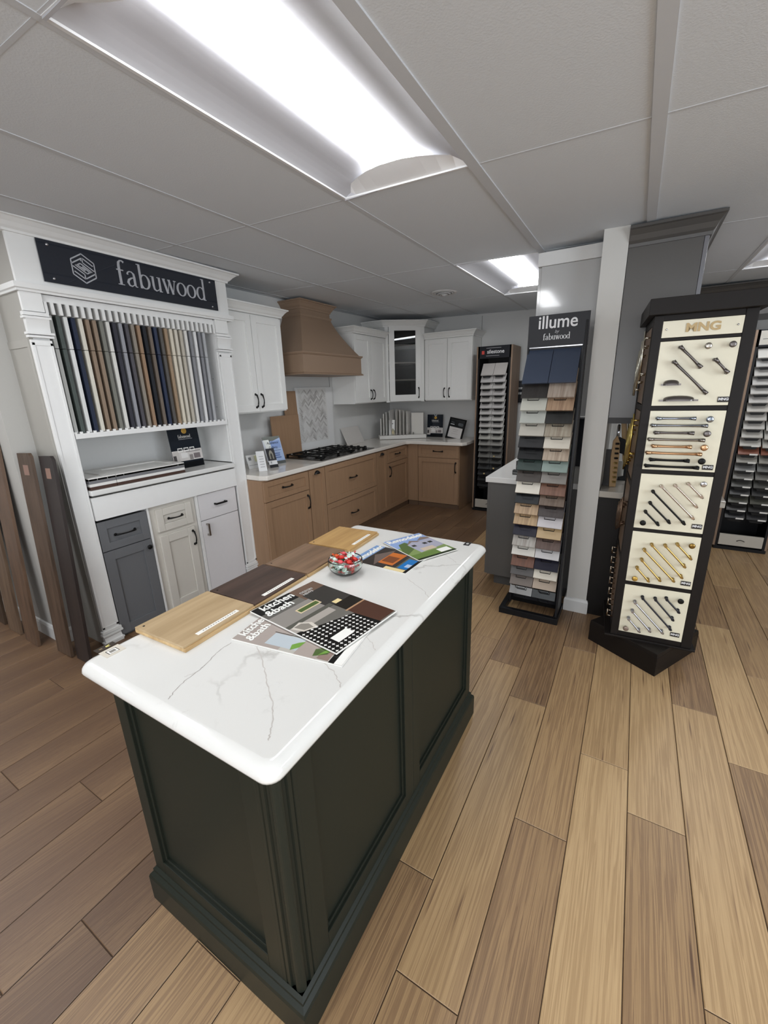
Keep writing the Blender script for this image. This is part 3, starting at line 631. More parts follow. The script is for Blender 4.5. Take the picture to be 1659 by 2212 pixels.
# small labels on the stone
t = thing('sample_card', 'small card showing a framed picture on the island left corner', 'card', (.083, -1.418, ZT))
mb = MB(); mb.box(-.022, .022, -.026, .026, 0, .0006); obj('card', mb, mat('#cfc8bb', .5), t)
artwork('printed_picture', t, [((-.012, .012, -.014, .014), I['dg']), ((-.010, .011, -.012, .012), I['white']), ((-.006, .007, -.008, .008), I['grey'])], .0006, 'XY', .0001)
t = thing('brand_sticker', 'dark brown sticker with gold bird mark at the island left corner', 'sticker', (.041+.005, -1.418, ZT)); 
t.location = (.0445, -1.418, ZT)
mb = MB(); mb.box(-.0115, .0115, -.026, .026, 0, .0005); obj('card', mb, mat('#3a322c', .4), t)
artwork('gold_mark', t, [([(-.004, .002), (.004, .0), (.006, .012), (0, .008), (-.006, .016), (-.003, .006)], mat('#d8cf7a', .4)), ((-.003, .003, -.016, -.008), mat('#8d7b5a', .4))], .0005, 'XY', .0001)
t = thing('brand_sticker', 'black sticker with white mark at the island far right corner', 'sticker', (.684, -.155-.0, ZT)); t.location = (.682, -.19, ZT)
mb = MB(); mb.box(-.0135, .0135, -.022, .022, 0, .0005); obj('card', mb, BLK, t)
artwork('white_mark', t, [([(-.004, -.006), (.004, -.008), (.006, .004), (0, .01), (-.005, .004)], I['white']), ([(-.001, -.004), (.003, -.005), (.003, .003), (0, .005)], BLK)], .0005, 'XY', .0001)
# glass bowl of wrapped candies
BX, BY = .372, -.700
G = glass()
outer = [(.030, 0), (.034, .002), (.048, .010), (.062, .026), (.068, .044), (.066, .060), (.0635, .064)]
inner = [(.0615, .0625), (.0635, .058), (.0655, .044), (.0595, .028), (.046, .0135), (.030, .008), (.001, .007)]
mb = MB(); mb.lathe([(.001, .001)]+outer+inner, n=48)
solo('candy_bowl', mb, G, 'round clear glass bowl holding wrapped candies on the island', 'bowl', (BX, BY, ZT))
CCOL = {'red': '#c2281c', 'pale mint': '#cfe0d4', 'dark green': '#1d5a3c', 'orange': '#d95a25', 'pink red': '#d9545a', 'gold': '#c9a35a'}
def candy(colour, kind):
    t = thing('wrapped_candy', 'candy', 'candy', (0, 0, 0))
    mb = MB()
    mb.lathe([(.001, -.0065), (.007, -.006), (.0105, -.002), (.0105, .002), (.007, .006), (.001, .0065)], n=14); c1 = mat(CCOL[colour], .25, 0, .1)
    if kind == 'mint':
        for k in range(8):
            a = PI*2*k/8; mb.face([(.002*math.cos(a), .002*math.sin(a), .0068), (.0085*math.cos(a-.14), .0085*math.sin(a-.14), .0062), (.0085*math.cos(a+.14), .0085*math.sin(a+.14), .0062)], 1)
    obj('sweet', mb, [c1, mat('#3f8f6e', .3)], t)
    mb = MB(); wrap = mat('#dfe5e4', .15) if kind == 'mint' else mat(CCOL[colour], .2, 0, .2)
    for s in (-1, 1):
        n = 7
        for k in range(n):
            a0, a1 = -1.0+2.0*k/n, -1.0+2.0*(k+1)/n; z0, z1 = (.003 if k % 2 else -.003), (-.003 if k % 2 else .003)
            mb.face([(s*.0095, 0, 0), (s*(.0095+.012*math.cos(a0)), .012*math.sin(a0), z0), (s*(.0095+.012*math.cos(a1)), .012*math.sin(a1), z1)])
    obj('twisted_wrapper', mb, wrap, t)
    return t
protos = [(candy(c, k), c) for c, k in (('red', 'p'), ('pale mint', 'mint'), ('dark green', 'p'), ('orange', 'p'), ('pink red', 'p'), ('gold', 'p'))]
lay = []
rnd = random.Random(11)
for (zc, R, n, ph) in ((.0185, .022, 4, .2), (.033, .040, 8, .5), (.033, .012, 1, 0), (.049, .044, 9, .1), (.049, .018, 3, .9), (.064, .038, 7, .4), (.064, .012, 1, 0), (.076, .018, 3, .3)):
    for k in range(n):
        a = ph + 2*PI*k/n; lay.append((R*math.cos(a)+rnd.uniform(-.002, .002), R*math.sin(a)+rnd.uniform(-.002, .002), zc+rnd.uniform(-.002, .002)))
order = [3, 1, 2, 0, 4, 1, 0, 1, 4, 2, 1, 0, 5, 1, 4, 1, 0, 3, 4, 1, 1, 4, 0, 2, 1, 0, 4, 1, 3, 1, 4, 0, 0, 1, 4, 0, 1, 1]
used = set()
for k, (x, y, z) in enumerate(lay):
    pi_ = order[k % len(order)]; pr, cn = protos[pi_]
    lab = '%s wrapped candy heaped in the glass bowl' % cn
    if pi_ not in used: o = pr; used.add(pi_); o.location = (BX+x, BY+y, ZT+z)
    else: o = dup(pr, (BX+x, BY+y, ZT+z))
    o['label'] = lab; o['group'] = '%s candies in the glass bowl' % cn
    o.rotation_euler = (rnd.uniform(-.9, .9), rnd.uniform(-.6, .6), rnd.uniform(0, 6.28))
for k, (pr, cn) in enumerate(protos):
    if k not in used: pr.location = (BX, BY, ZT+.05)
# ------------------------------------------------------------------ shared cabinet pieces (local frame: x across, front towards -y, z up)
def shaker(mb, a0, a1, z0, z1, fr=.057, y=-.020, t0=.020, rec=.011, m=0, mx=None):
    mb.box(a0, a0+fr, y, y+t0, z0, z1, m); mb.box(a1-fr, a1, y, y+t0, z0, z1, m)
    mb.box(a0+fr, a1-fr, y, y+t0, z0, z0+fr, m if mx is None else mx); mb.box(a0+fr, a1-fr, y, y+t0, z1-fr, z1, m if mx is None else mx)
    mb.box(a0+fr, a1-fr, y+rec, y+t0-.002, z0+fr, z1-fr, m)
def pull(parent, x, z, L, vert, m, y=-.020, style='arch', name='handle', r=.0048):
    mb = MB(); h = L/2
    def P(a, d): return (x, y-d, z+a) if vert else (x+a, y-d, z)
    if style == 'arch':
        pts = [P(-h, .0), P(-h, .012)] + [P(-h+L*k/8, .016+.014*math.sin(PI*k/8)) for k in range(9)] + [P(h, .012), P(h, 0)]
        rr_ = [r*1.5, r*1.4] + [r*(1.5-.55*math.sin(PI*k/8)) for k in range(9)] + [r*1.4, r*1.5]
        mb.tube(pts, rr_, 8)
        for s in (-1, 1):
            q = P(s*(h+.004), .001); mb.tube([P(s*(h+.004), 0), P(s*(h+.004), .007)], [r*2.3, r*1.5], 10)
    elif style == 'bar':
        mb.tube([P(-h*1.15, .028), P(h*1.15, .028)], r, 10)
        for s in (-1, 1): mb.tube([P(s*h*.85, 0), P(s*h*.85, .028)], r*1.1, 8)
    elif style == 'square':
        q0, q1 = P(-h, .022), P(h, .030); w = r*1.3
        if vert: mb.box(x-w, x+w, y-.032, y-.022, z-h, z+h); mb.box(x-w, x+w, y-.024, y, z-h, z-h+.012); mb.box(x-w, x+w, y-.024, y, z+h-.012, z+h)
        else: mb.box(x-h, x+h, y-.032, y-.022, z-w, z+w); mb.box(x-h, x-h+.012, y-.024, y, z-w, z+w); mb.box(x+h-.012, x+h, y-.024, y, z-w, z+w)
    elif style == 'cup':
        n = 10; R = .034
        for k in range(n):
            for j in range(6):
                def S(kk, jj):
                    a = PI*kk/n; b = PI/2*jj/6
                    return (x-R*math.cos(a)*math.cos(b)*1.15, y-.026*math.sin(b)-.001, z-.012+R*math.sin(a)*math.cos(b)*.95)
                mb.face([S(k, j), S(k+1, j), S(k+1, j+1), S(k, j+1)], 0, True)
        mb.box(x-.044, x+.044, y-.003, y, z-.016, z-.008)
    elif style == 'knob':
        mb.lathe([(.006, 0), (.006, .012), (.016, .018), (.017, .024), (.012, .029), (.001, .030)], c=(x, y, z), n=18, axis='Y')
    return obj(name, mb, m, parent, 0)
CROWN = [(0, 0), (.010, 0), (.012, .012), (.022, .022), (.034, .040), (.052, .058), (.062, .062), (.062, .072), (0, .072)]

# ------------------------------------------------------------------ sample display unit (white) on the left, facing +x
DX, DY0, DY1 = -1.61, -.76, .585       # front plane, left and right ends
DW = WHITE2
D = thing('display_cabinet', 'tall white door display unit with dark sign, pilasters and overhead rack', 'display cabinet', (DX, DY0, 0), PI/2)
def Y(y): return y - DY0               # world Y -> local x
DD = .44
mb = MB()
mb.box(Y(DY1)-.02, Y(DY1), .02, DD, 0, 2.432); mb.box(.02, Y(DY1)-.02, DD-.02, DD, 0, 2.432); mb.box(.02, Y(DY1)-.02, .02, DD-.02, 2.42, 2.44)
mb.box(.02, Y(-.66), .02, DD-.02, 1.05, 2.15); mb.box(Y(.465), Y(DY1)-.02, .02, DD-.02, 1.05, 2.15)
obj('carcass', mb, DW, D, .001)
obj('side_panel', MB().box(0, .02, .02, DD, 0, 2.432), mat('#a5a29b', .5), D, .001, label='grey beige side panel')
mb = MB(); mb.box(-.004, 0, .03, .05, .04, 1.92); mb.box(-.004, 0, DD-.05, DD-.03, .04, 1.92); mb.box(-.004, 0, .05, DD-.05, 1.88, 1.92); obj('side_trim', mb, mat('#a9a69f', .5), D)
# sign box + cornice + crown
mb = MB(); mb.box(0, Y(DY1)+.03, 0, .02, 2.19, 2.434); obj('sign_board', mb, DW, D, .001)
xe = Y(DY1)+.03
mb = MB(); mb.mold([(0, DD), (0, 0), (xe, 0), (xe, DD)][::-1], [(-o, z) for o, z in [(0, 2.155), (.012, 2.155), (.014, 2.165), (.022, 2.170), (.024, 2.195), (0, 2.20)]]); obj('cornice', mb, DW, D)
mb = MB(); mb.mold([(0, DD), (0, 0), (xe, 0), (xe, DD)][::-1], [(-o*1.25, 2.430+z*.94) for o, z in CROWN]); obj('crown_moulding', mb, DW, D)
# pilasters
for (a0, a1) in ((0.0, Y(-.66)), (Y(.470), Y(DY1))):
    mb = MB(); mb.box(a0, a1, 0, .02, .105, 1.915); mb.box(a0, a1, 0, .02, 2.06, 2.155)
    f = .014
    for (p0, p1, q0, q1) in ((a0, a0+f, .12, 1.90), (a1-f, a1, .12, 1.90), (a0, a1, .12, .12+f), (a0, a1, 1.90-f, 1.90)): mb.box(p0, p1, -.004, .0, q0, q1)
    obj('pilaster', mb, DW, D, .001)
    def cap(z0, z1, nm, big):
        c = MB(); w0, w1 = a0-.004, a1+.004
        c.box(w0-.006, w1+.006, -.012, .02, z1-.018, z1); c.box(w0-.010, w1+.010, -.018, .02, z1-.034, z1-.022); c.box(w0-.010, w1+.010, -.018, .02, z0+.016, z0+.028); c.box(w0-.006, w1+.006, -.012, .02, z0, z0+.012)
        n = 8; zz0, zz1 = z0+.028, z1-.034
        poly = [(.02, zz0)] + [(-(.002+.014*(k/n)**2 if big else .016-.014*(k/n)**.6), zz0+(zz1-zz0)*k/n) for k in range(n+1)] + [(.02, zz1)]
        c.xprism(poly, w0, w1); obj(nm, c, DW, D)
    cap(1.925, 2.055, 'capital', True); cap(0.0, .105, 'plinth_foot', False)
# rack: back box, top comb, bottom shelf with comb
xa, xb = Y(-.655), Y(.462)
mb = MB(); mb.box(xa, xb, -.002, .36, 1.365, 1.395); obj('rack_shelf', mb, DW, D, .001)
mb = MB(); mb.box(xa, xb, .016, .030, 2.118, 2.155)
NT = 29; pitch = (xb-xa)/NT
for k in range(NT+1):
    x = min(max(xa + pitch*k, xa+.006), xb-.006); mb.box(x-.0075, x+.0075, .004, .20, 2.055, 2.118 if k % 1 == 0 else 2.1)
obj('top_comb', mb, DW, D)
mb = MB()
for k in range(NT+1):
    x = min(max(xa + pitch*k, xa+.006), xb-.006); mb.box(x-.0075, x+.0075, .002, .012, 1.395, 1.406)
obj('bottom_comb', mb, DW, D)
mb = MB(); mb.box(xa-.01, xb+.01, .35, .37, 1.39, 2.15); obj('rack_back', mb, mat('#8f8f8f', .6), D)
mb = MB()
for z in (1.5, 1.72): mb.lathe([(.004, 0), (.004, .001)], c=(0, 0, 0), n=10, axis='X') if False else mb.box(xb-.0005, xb, .10, .106, z, z+.006)
obj('shelf_pin_hole', mb, BLK, D)
# lower ledge, fascia and base frame
mb = MB(); mb.box(xa-.0, xb, -.030, DD-.02, 1.010, 1.045); obj('ledge', mb, mat('#dededb', .15), D, .008, seg=3)
mb = MB(); mb.box(xa, xb, -.016, .02, .850, .998); obj('fascia', mb, DW, D, .001)
mb = MB(); mb.box(Y(-.325), Y(-.312), 0, .20, 0, .85); mb.box(Y(.063), Y(.080), 0, .20, 0, .85); mb.box(xa, xb, .22, .24, 0, .85); obj('divider', mb, DW, D)
# sign
s0, s1 = Y(-.634), Y(.505)
mb = MB(); mb.box(s0, s1, -.014, -.008, 2.218, 2.428); sg = obj('sign', mb, mat('#1f242e', .04, 0, 0, .6), D, .001, label='glossy dark navy acrylic sign with silver logo and lettering')
for x in (s0+.05, s1-.05):
    for z in (2.240, 2.406):
        mb = MB(); mb.lathe([(.007, -.004), (.007, .003), (.004, .005), (.001, .005)], c=(x, -.014, z), n=14, axis='Y'); obj('standoff_screw', mb, CHROME, sg)
SILV = mat('#b9bbc0', .35, .2)
serif_word(sg, 'fabuwood', .088, s0+.395, 2.274, -.0148, SILV)
lettering(sg, 'R', .012, s1-.107, 2.400, -.0145, mat('#6d6f76', .4))
# serifs on the letters
mb = MB()
def line(mb, a, b, w, d=-.0150):
    a, b = Vector(a), Vector(b); u = (b-a).normalized()*1.0; n = Vector((-u.y, u.x))*w/2
    p = [a-n, b-n, b+n, a+n]; mb.face([(q.x, d, q.y) for q in p])
lx, lz, ls = s0+.215, 2.322, .076
V = {'t': (0, 1.0), 'tl': (-.87, .5), 'bl': (-.87, -.5), 'b': (0, -1.0), 'br': (.87, -.5), 'tr': (.87, .5)}
def L2(p, q, w=.0065): line(mb, (lx+p[0]*ls*.92, lz+p[1]*ls), (lx+q[0]*ls*.92, lz+q[1]*ls), w)
for a, b in (('t', 'tl'), ('tl', 'bl'), ('bl', 'b'), ('b', 'br'), ('br', 'tr'), ('tr', 't')): L2(V[a], V[b])
for o in (.28,): L2((-.87, .5-o), (0-.05, 1-o-.03)); L2((.87, -.5+o), (.05, -1+o+.03))
L2((0, .72), (0, .40)); L2((0, -.72), (0, -.40)); L2((-.55, .12), (-.2, .32)); L2((.55, -.12), (.2, -.32))
L2((-.2, .32), (.62, -.16)); L2((0, .40), (.80, -.06)); L2((-.15, .52), (.0, .60)); L2((.2, -.32), (-.62, .16)); L2((0, -.40), (-.80, .06)); L2((-.1, .12), (.42, -.18)); L2((.1, -.12), (-.42, .18)); L2((.0, .72), (.75, .28)); L2((.0, -.72), (-.75, -.28))
obj('logo_mark', mb, SILV, sg)
# door samples standing in the rack like books
CL = [('light grey', '#b7b8b4'), ('dark slate green', '#4b5350'), ('bright white', '#d9dad8'), ('navy blue', '#2b3244'), ('cream white', '#d3cfc2'), ('taupe brown', '#8a7765'), ('warm brown', '#8b7866'), ('olive grey', '#76766e'),
      ('soft white', '#d7d6d0'), ('charcoal', '#3b3b43'), ('pale steel grey', '#93949a'), ('dark plum grey', '#4d4b51'), ('greige', '#8b8378'), ('tan oak', '#957a62'), ('near black', '#2a2c31'), ('grey brown', '#6d6258'),
      ('deep navy', '#28324a'), ('ash grey', '#55524f'), ('light tan oak', '#9b846b'), ('ivory', '#d5cdbb'), ('antique white', '#cfc9bb'), ('stone beige', '#b9b2a4'), ('linen white', '#dad8d3'), ('mid grey', '#85868a'), ('snow white', '#dfdfdf'), ('pewter grey', '#808186'), ('silver grey', '#adafb2')]
protoS = None
for k, (nm, h) in enumerate(CL):
    yl = xa + pitch*(k+.5); wy_ = DY0+yl
    t = thing('door_sample', '%s door sample in the overhead rack, %s' % (nm, 'leftmost' if k == 0 else 'rightmost' if k == len(CL)-1 else 'right of the %s one' % CL[k-1][0]), 'door sample', (DX-.018, wy_, 1.397), PI/2, 'door samples in the overhead rack')
    g = mat(h, .35 if k in (1, 2) else .5)
    a = MB(); a.box(-.0098, .0098, 0, .30, 0, .478); obj('lower_panel', a, g, t, .0012)
    a = MB(); a.box(-.0098, .0098, 0, .30, .481, .655); obj('upper_panel', a, g, t, .0012)
# cabinet front samples in the base
def front_sample(a0, a1, z1, m, label, cat='cabinet', style=0):
    w = a1-a0
    t = thing('cabinet_front_sample', label, 'cabinet', (DX-.022, DY0+a0, 0), PI/2)
    mb = MB(); mb.box(.004, w-.004, 0, .15, 0, z1-.008); obj('box', mb, m, t)
    if style == 0:
        mb = MB(); shaker(mb, 0, w, .632, z1, .052); obj('drawer_front', mb, m, t, .001)
        mb = MB(); shaker(mb, 0, w, .02, .626, .064); obj('door', mb, m, t, .001)
        pull(t, w*.50, .727, .12, False, BLK, style='arch', r=.0046); pull(t, w-.030, .575, .1, False, BLK, style='knob', name='knob')
    elif style == 1:
        mb = MB(); mb.box(0, w, -.006, 0, 0, z1); obj('face_frame', mb, m, t, .001)
        mb = MB(); shaker(mb, .042, w-.040, .648, z1-.028, .052, y=-.026); obj('drawer_front', mb, m, t, .004)
        mb = MB(); shaker(mb, .042, w-.040, .03, .618, .062, y=-.026); obj('door', mb, m, t, .004)
        pull(t, w*.5, .735, .10, False, BLK, y=-.026, style='arch', r=.0046); pull(t, w-.062, .53, .10, True, BLK, y=-.026, style='arch', r=.0046)
    else:
        mb = MB(); mb.box(0, w, -.02, 0, .635, z1); obj('drawer_front', mb, m, t, .0012)
        mb = MB(); mb.box(0, w, -.02, 0, .02, .629); obj('door', mb, m, t, .0012)
        pull(t, w*.53, .745, .11, False, BLK, style='square'); pull(t, .045, .555, .10, True, NICKEL, style='square')
    return t
front_sample(Y(-.652), Y(-.330), .832, mat('#6c6e71', .4), 'grey painted shaker drawer and door sample in the white display unit')
front_sample(Y(-.308), Y(.058), .846, mat('#d3cfc6', .4), 'cream overlay drawer and door sample between grey and white ones', style=1)
front_sample(Y(.084), Y(.452), .843, mat('#dcdadb', .3), 'flat white slab drawer and door sample in the white display unit', style=2)
# stack of sample doors on the ledge
LZ = 1.0455
for k, (h, nm, th, off) in enumerate((('#4a3730', 'dark brown door sample lying at the bottom of the ledge stack', .020, .0), ('#e0dfdb', 'white door sample lying second from bottom in the ledge stack', .018, .0), ('#77777a', 'grey door sample lying third from bottom in the ledge stack', .018, .0), ('#dfdeda', 'white framed door sample lying on top of the ledge stack', .019, .0))):
    t = thing('door_sample', nm, 'door sample', (DX+.012, -.645, LZ), PI/2, 'door samples lying on the ledge'); m = mat(h, .35)
    for (a0, a1, nn) in ((0, .16, 'drawer_panel'), (.163, .655, 'door_panel')):
        mb = MB()
        if k == 3:
            mb.box(a0, a1, 0, .34, 0, th-.006); mb.box(a0, a0+.05, 0, .34, 0, th); mb.box(a1-.05, a1, 0, .34, 0, th); mb.box(a0+.05, a1-.05, 0, .05, 0, th); mb.box(a0+.05, a1-.05, .29, .34, 0, th)
        else: mb.box(a0, a1, 0, .34, 0, th)
        obj(nn, mb, m, t, .001)
    LZ += th+.0004
# award poster in acrylic holder (used twice)
GOLD = mat('#cda24a', .35, .3)
def award(loc, rz, w, h, tilt, label):
    t = thing('award_poster', label, 'poster', loc, rz)
    t.rotation_euler = (-tilt, 0, rz)
    t.rotation_mode = 'XYZ'
    mb = MB(); mb.box(0, w, 0, .004, 0, h); obj('backing', mb, mat('#20242a', .2), t)
    im = [((0, w, 0, h), mat('#1f242b', .15)), ((0, w, h*.17, h*.42), mat('#cfcac6', .2)), ((0, w*.22, h*.10, h*.40), mat('#c4bfba', .2)), ((w*.02, w*.12, h*.17, h*.31), mat('#4f4c4c', .2)), ((w*.28, w*.50, h*.24, h*.36), mat('#e1dedb', .2)), ((w*.55, w*.67, h*.18, h*.30), mat('#8d8784', .2)),
          ((w*.70, w*.92, h*.20, h*.32), mat('#7a7172', .2)), ((w*.20, w, 0, h*.13), mat('#15171a', .2)), ((w*.45, w*.95, h*.36, h*.39), mat('#9a9593', .2))]
    for k in range(3): im += [((w*(.20+.2*k), w*(.36+.2*k), h*.385, h*.475), mat('#e8e6e2', .2)), ((w*(.22+.2*k), w*(.34+.2*k), h*.415, h*.455), mat('#3c3c3f', .2))]
    im += [((w*.30, w*.76, h*.665, h*.68), mat('#8f9093', .2)), ([(w*.44, h*1.0), (w*.48, h*1.0), (w*.54, h*.90), (w*.51, h*.90)], mat('#d9dde0', .2)), ([(w*.58, h*1.0), (w*.62, h*1.0), (w*.56, h*.90), (w*.53, h*.90)], mat('#c9ced2', .2))]
    artwork('print', t, im, 0, 'XZ', .00008)
    mb = MB(); mb.lathe([(w*.085, 0), (w*.085, .001), (w*.06, .0016), (w*.001, .0016)], c=(w*.53, -.0022, h*.86), n=24, axis='Y'); obj('gold_medal', mb, GOLD, t)
    serif_word(t, 'fabuwood', w*.062, w*.5, h*.70, -.0026, IMG['white'], .8, True)
    return t
award((-1.762, .040, 1.046), PI/2, .262, .335, .10, 'black award poster with gold medal standing on the display unit ledge')
award((-1.345, 3.80, .9165), 0, .245, .32, .05, 'black award poster with gold medal standing on the corner counter')
# leaning wood boards at the hall wall
def lean_board(x, y, w, L, dy, dx, m, label, tag=True, tk=.018, g='wood boards leaning at the left'):
    t = thing('wood_board', label, 'wood board', (x, y, 0), 0, g); ang = math.asin(dy/L)
    t.rotation_euler = (-ang, math.asin(dx/L), 0)
    mb = MB(); mb.hprism([(0, 0), (w, 0), (w, L-.02), (w-.02, L), (.0, L)], 0, tk); obj('plank', mb, m, t, .001)
    if tag:
        s = MB(); s.box(w*.36, w*.72, -.0006, 0, L-.13, L-.07); obj('sticker', s, mat('#8e6f62', .5), t, label='small copper coloured sticker')
    return t
lean_board(-1.853, -.945, .185, 1.30, .085, -.06, wood('#5d4a3c', '#443529', 'Z', .5), 'mid brown sample board leaning beside the near black one')
lean_board(-1.640, -.925, .165, 1.29, .095, -.06, wood('#332a27', '#272120', 'Z', .45), 'near black sample board leaning against the display unit side')
lean_board(-2.21, -.99, .19, 1.5, .10, -.02, wood('#6b5341', '#523f30', 'Z', .5), 'brown sample board left of the pale wall corner', False)
lean_board(-2.50, -.985, .19, 1.5, .095, -.02, wood('#75604d', '#5c4838', 'Z', .5), 'light brown sample board behind other boards at left edge', False)
lean_board(-2.78, -.98, .19, 1.42, .09, -.01, wood('#4c3b2c', '#3a2c20', 'Z', .5), 'dark brown sample board at the far left edge', False)
# ------------------------------------------------------------------ range-wall kitchen
def base_cab(loc, rz, w, layout, label, depth=.59, m=TAUPE, end=None, group=None):
    t = thing('base_cabinet', label, 'cabinet', loc, rz, group)
    mb = MB(); mb.box(0, w, 0, depth, .0, .872); obj('carcass', mb, m, t, .001)
    mb = MB(); mb.box(0, w, -.012, 0, 0, .058); obj('toe_board', mb, mat('#5f4a39', .5), t)
    for it in layout:
        kind, a0, a1, z0, z1 = it[:5]; nm = {'d': 'door', 'r': 'drawer_front', 's': 'pullout_front'}[kind]
        mb = MB(); shaker(mb, a0, a1, z0, z1, it[5] if len(it) > 5 else .055); d = obj(nm, mb, m, t, .0008)
        for (px, pz, L, vert, st) in (it[6] if len(it) > 6 else ()): pull(d, px, pz, L, vert, BRONZE, style=st, r=.0055)
    return t
X0 = -1.43
base_cab((X0, .585, 0), PI/2, .590, [('r', .004, .586, .682, .860, .045, [(.290, .775, .11, False, 'arch')]), ('d', .004, .586, .065, .676, .057, [(.556, .56, .12, True, 'arch')])], 'taupe wood base cabinet with drawer and door nearest the white display unit')
base_cab((X0, 1.180, 0), PI/2, .250, [('s', .004, .246, .065, .860, .05, [(.125, .825, .09, False, 'cup')])], 'narrow taupe pull-out cabinet left of the cooktop drawers')
base_cab((X0, 1.432, 0), PI/2, 1.018, [('r', .004, 1.014, .458, .860, .057, [(.504, .663, .12, False, 'arch')]), ('r', .004, 1.014, .065, .452, .057, [(.504, .251, .12, False, 'arch')])], 'wide taupe two-drawer cabinet under the gas cooktop')
base_cab((X0, 2.452, 0), PI/2, .266, [('s', .004, .262, .065, .860, .05, [(.135, .825, .09, False, 'cup')])], 'narrow taupe pull-out cabinet right of the cooktop drawers')
base_cab((X0, 2.720, 0), PI/2, .585, [('r', .004, .568, .685, .860, .045, [(.275, .780, .11, False, 'arch')]), ('d', .004, .568, .065, .679, .057, [(.05, .57, .12, True, 'arch')])], 'taupe base cabinet with drawer and door next to the inner corner')
t = base_cab((-1.408, 3.32, 0), 0, .150, [], 'plain taupe corner filler panel in the inner corner')
mb = MB(); mb.box(-.012, .15, -.018, 0, .065, .868); obj('filler_panel', mb, TAUPE, t)
base_cab((-1.255, 3.32, 0), 0, .600, [('r', .004, .594, .698, .862, .045, [(.296, .785, .12, False, 'arch')]), ('d', .004, .594, .065, .692, .057, [(.552, .575, .12, True, 'arch')])], 'taupe base cabinet with drawer and door beside the narrow stone rack')
# L-shaped countertop
CT = stone('cream_quartz', '#e2ddd5', '#bdb4a9', 3.0, .09, .01, .25)
t = thing('kitchen_countertop', 'L-shaped cream quartz counter along the range wall and corner', 'countertop', (-1.72, 2.2, .873))
pts = [(-2.045, .588), (-1.46, .588), (-1.39, .62), (-1.39, 3.20), (-1.34, 3.255), (-.60, 3.255), (-.565, 3.33), (-.565, 3.945), (-2.045, 3.945)]
mb = MB(); mb.prism([(x+1.72, y-2.2) for x, y in pts], 0, .043); obj('slab', mb, CT, t, .008, seg=3)
# gas cooktop
CKX0, CKX1, CKY0, CKY1 = -1.955, -1.435, 1.425, 2.455
t = thing('gas_cooktop', 'black gas cooktop with cast iron grates set in the counter', 'cooktop', ((CKX0+CKX1)/2, (CKY0+CKY1)/2, .9165))
hx, hy = (CKX1-CKX0)/2, (CKY1-CKY0)/2
mb = MB(); mb.box(-hx, hx, -hy, hy, 0, .006); obj('steel_tray', mb, mat('#55504c', .25, .8), t, .004)
IR = mat('#101010', .45)
bur = [(-.13, -.36), (.12, -.36), (0, -.06), (-.13, .20), (.12, .20)]
for bx_, by_ in bur:
    mb = MB(); mb.lathe([(.055, .006), (.055, .012), (.042, .018), (.042, .024), (.03, .028), (.001, .029)], c=(bx_, by_, 0), n=24); obj('burner', mb, IR, t)
for gy0, gy1 in ((-hy+.03, -.19), (-.185, .055), (.06, .31)):
    mb = MB(); z = .044
    X0_, X1_ = -hx+.03, hx-.03
    for y in (gy0, gy1, (gy0+gy1)/2): mb.box(X0_, X1_, y-.006, y+.006, z-.012, z)
    for x in (X0_, 0, X1_): mb.box(x-.006, x+.006, gy0, gy1, z-.012, z)
    for x in (X0_+.06, X1_-.06, -.06, .06): mb.box(x-.004, x+.004, gy0+.03, gy1-.03, z-.006, z+.002)
    for x in (X0_, X1_):
        for y in (gy0, gy1): mb.box(x-.009, x+.009, y-.009, y+.009, .006, z)
    obj('grate', mb, IR, t, .0015)
for k in range(5):
    mb = MB(); kx = -.20+.10*k; mb.lathe([(.021, .006), (.021, .010), (.017, .014), (.017, .036), (.014, .040), (.001, .040)], c=(kx, .40, 0), n=20); obj('knob', mb, BLKG, t)
for (px, py) in ((hx-.03, -hy+.03), (-hx+.09, -hy+.03), (hx-.03, -.19), (-hx+.03, .055), (hx-.03, .055), (-hx+.03, -.19)):
    mb = MB(); mb.lathe([(.012, .044), (.012, .049), (.009, .052), (.001, .052)], c=(px, py, 0), n=16); obj('grate_foot_cap', mb, mat('#b9b9b6', .25, .9), t)
# hood
t = thing('range_hood', 'taupe wood range hood with tapered chimney and crown', 'range hood', (XL, 1.95, 1.77))
HW = HOODM
hw, hd = .515, .465
mb = MB(); mb.box(0, hd, -hw, hw, .012, .205); obj('band', mb, HW, t, .001)
mb = MB(); mb.mold([(0, hw), (hd, hw), (hd, -hw), (0, -hw)][::-1], [(o, z) for o, z in [(0, 0), (.016, 0), (.018, .008), (.008, .018), (0, .022)]]); mb.box(0, hd, -hw, hw, 0, .012); obj('lower_trim', mb, HW, t)
mb = MB(); mb.mold([(0, -hw), (hd, -hw), (hd, hw), (0, hw)], [(0, .188), (.008, .192), (.016, .204), (.016, .214), (0, .216)]); obj('band_trim', mb, HW, t)
mb = MB(); n = 14; q0 = None
for k in range(n+1):
    u = k/n; z = .205+u*.41; ease = (1-u)**1.35
    x = .245+(hd-.004-.245)*ease; y = .245+(hw-.004-.245)*ease
    q = [(0, -y, z), (x, -y, z), (x, y, z), (0, y, z)]
    if q0:
        for a in range(4): mb.face([q0[a], q0[(a+1) % 4], q[(a+1) % 4], q[a]])
    q0 = q
mb.box(0, .245, -.245, .245, .61, .735); obj('chimney', mb, HW, t)
mb = MB(); mb.mold([(0, -.245), (.245, -.245), (.245, .245), (0, .245)], [(0, .585), (.01, .585), (.016, .60), (.016, .61), (0, .612)]); mb.mold([(0, -.245), (.245, -.245), (.245, .245), (0, .245)], [(-.001+o*1.0, .655+z*1.12) for o, z in CROWN]); obj('crown_moulding', mb, HW, t)
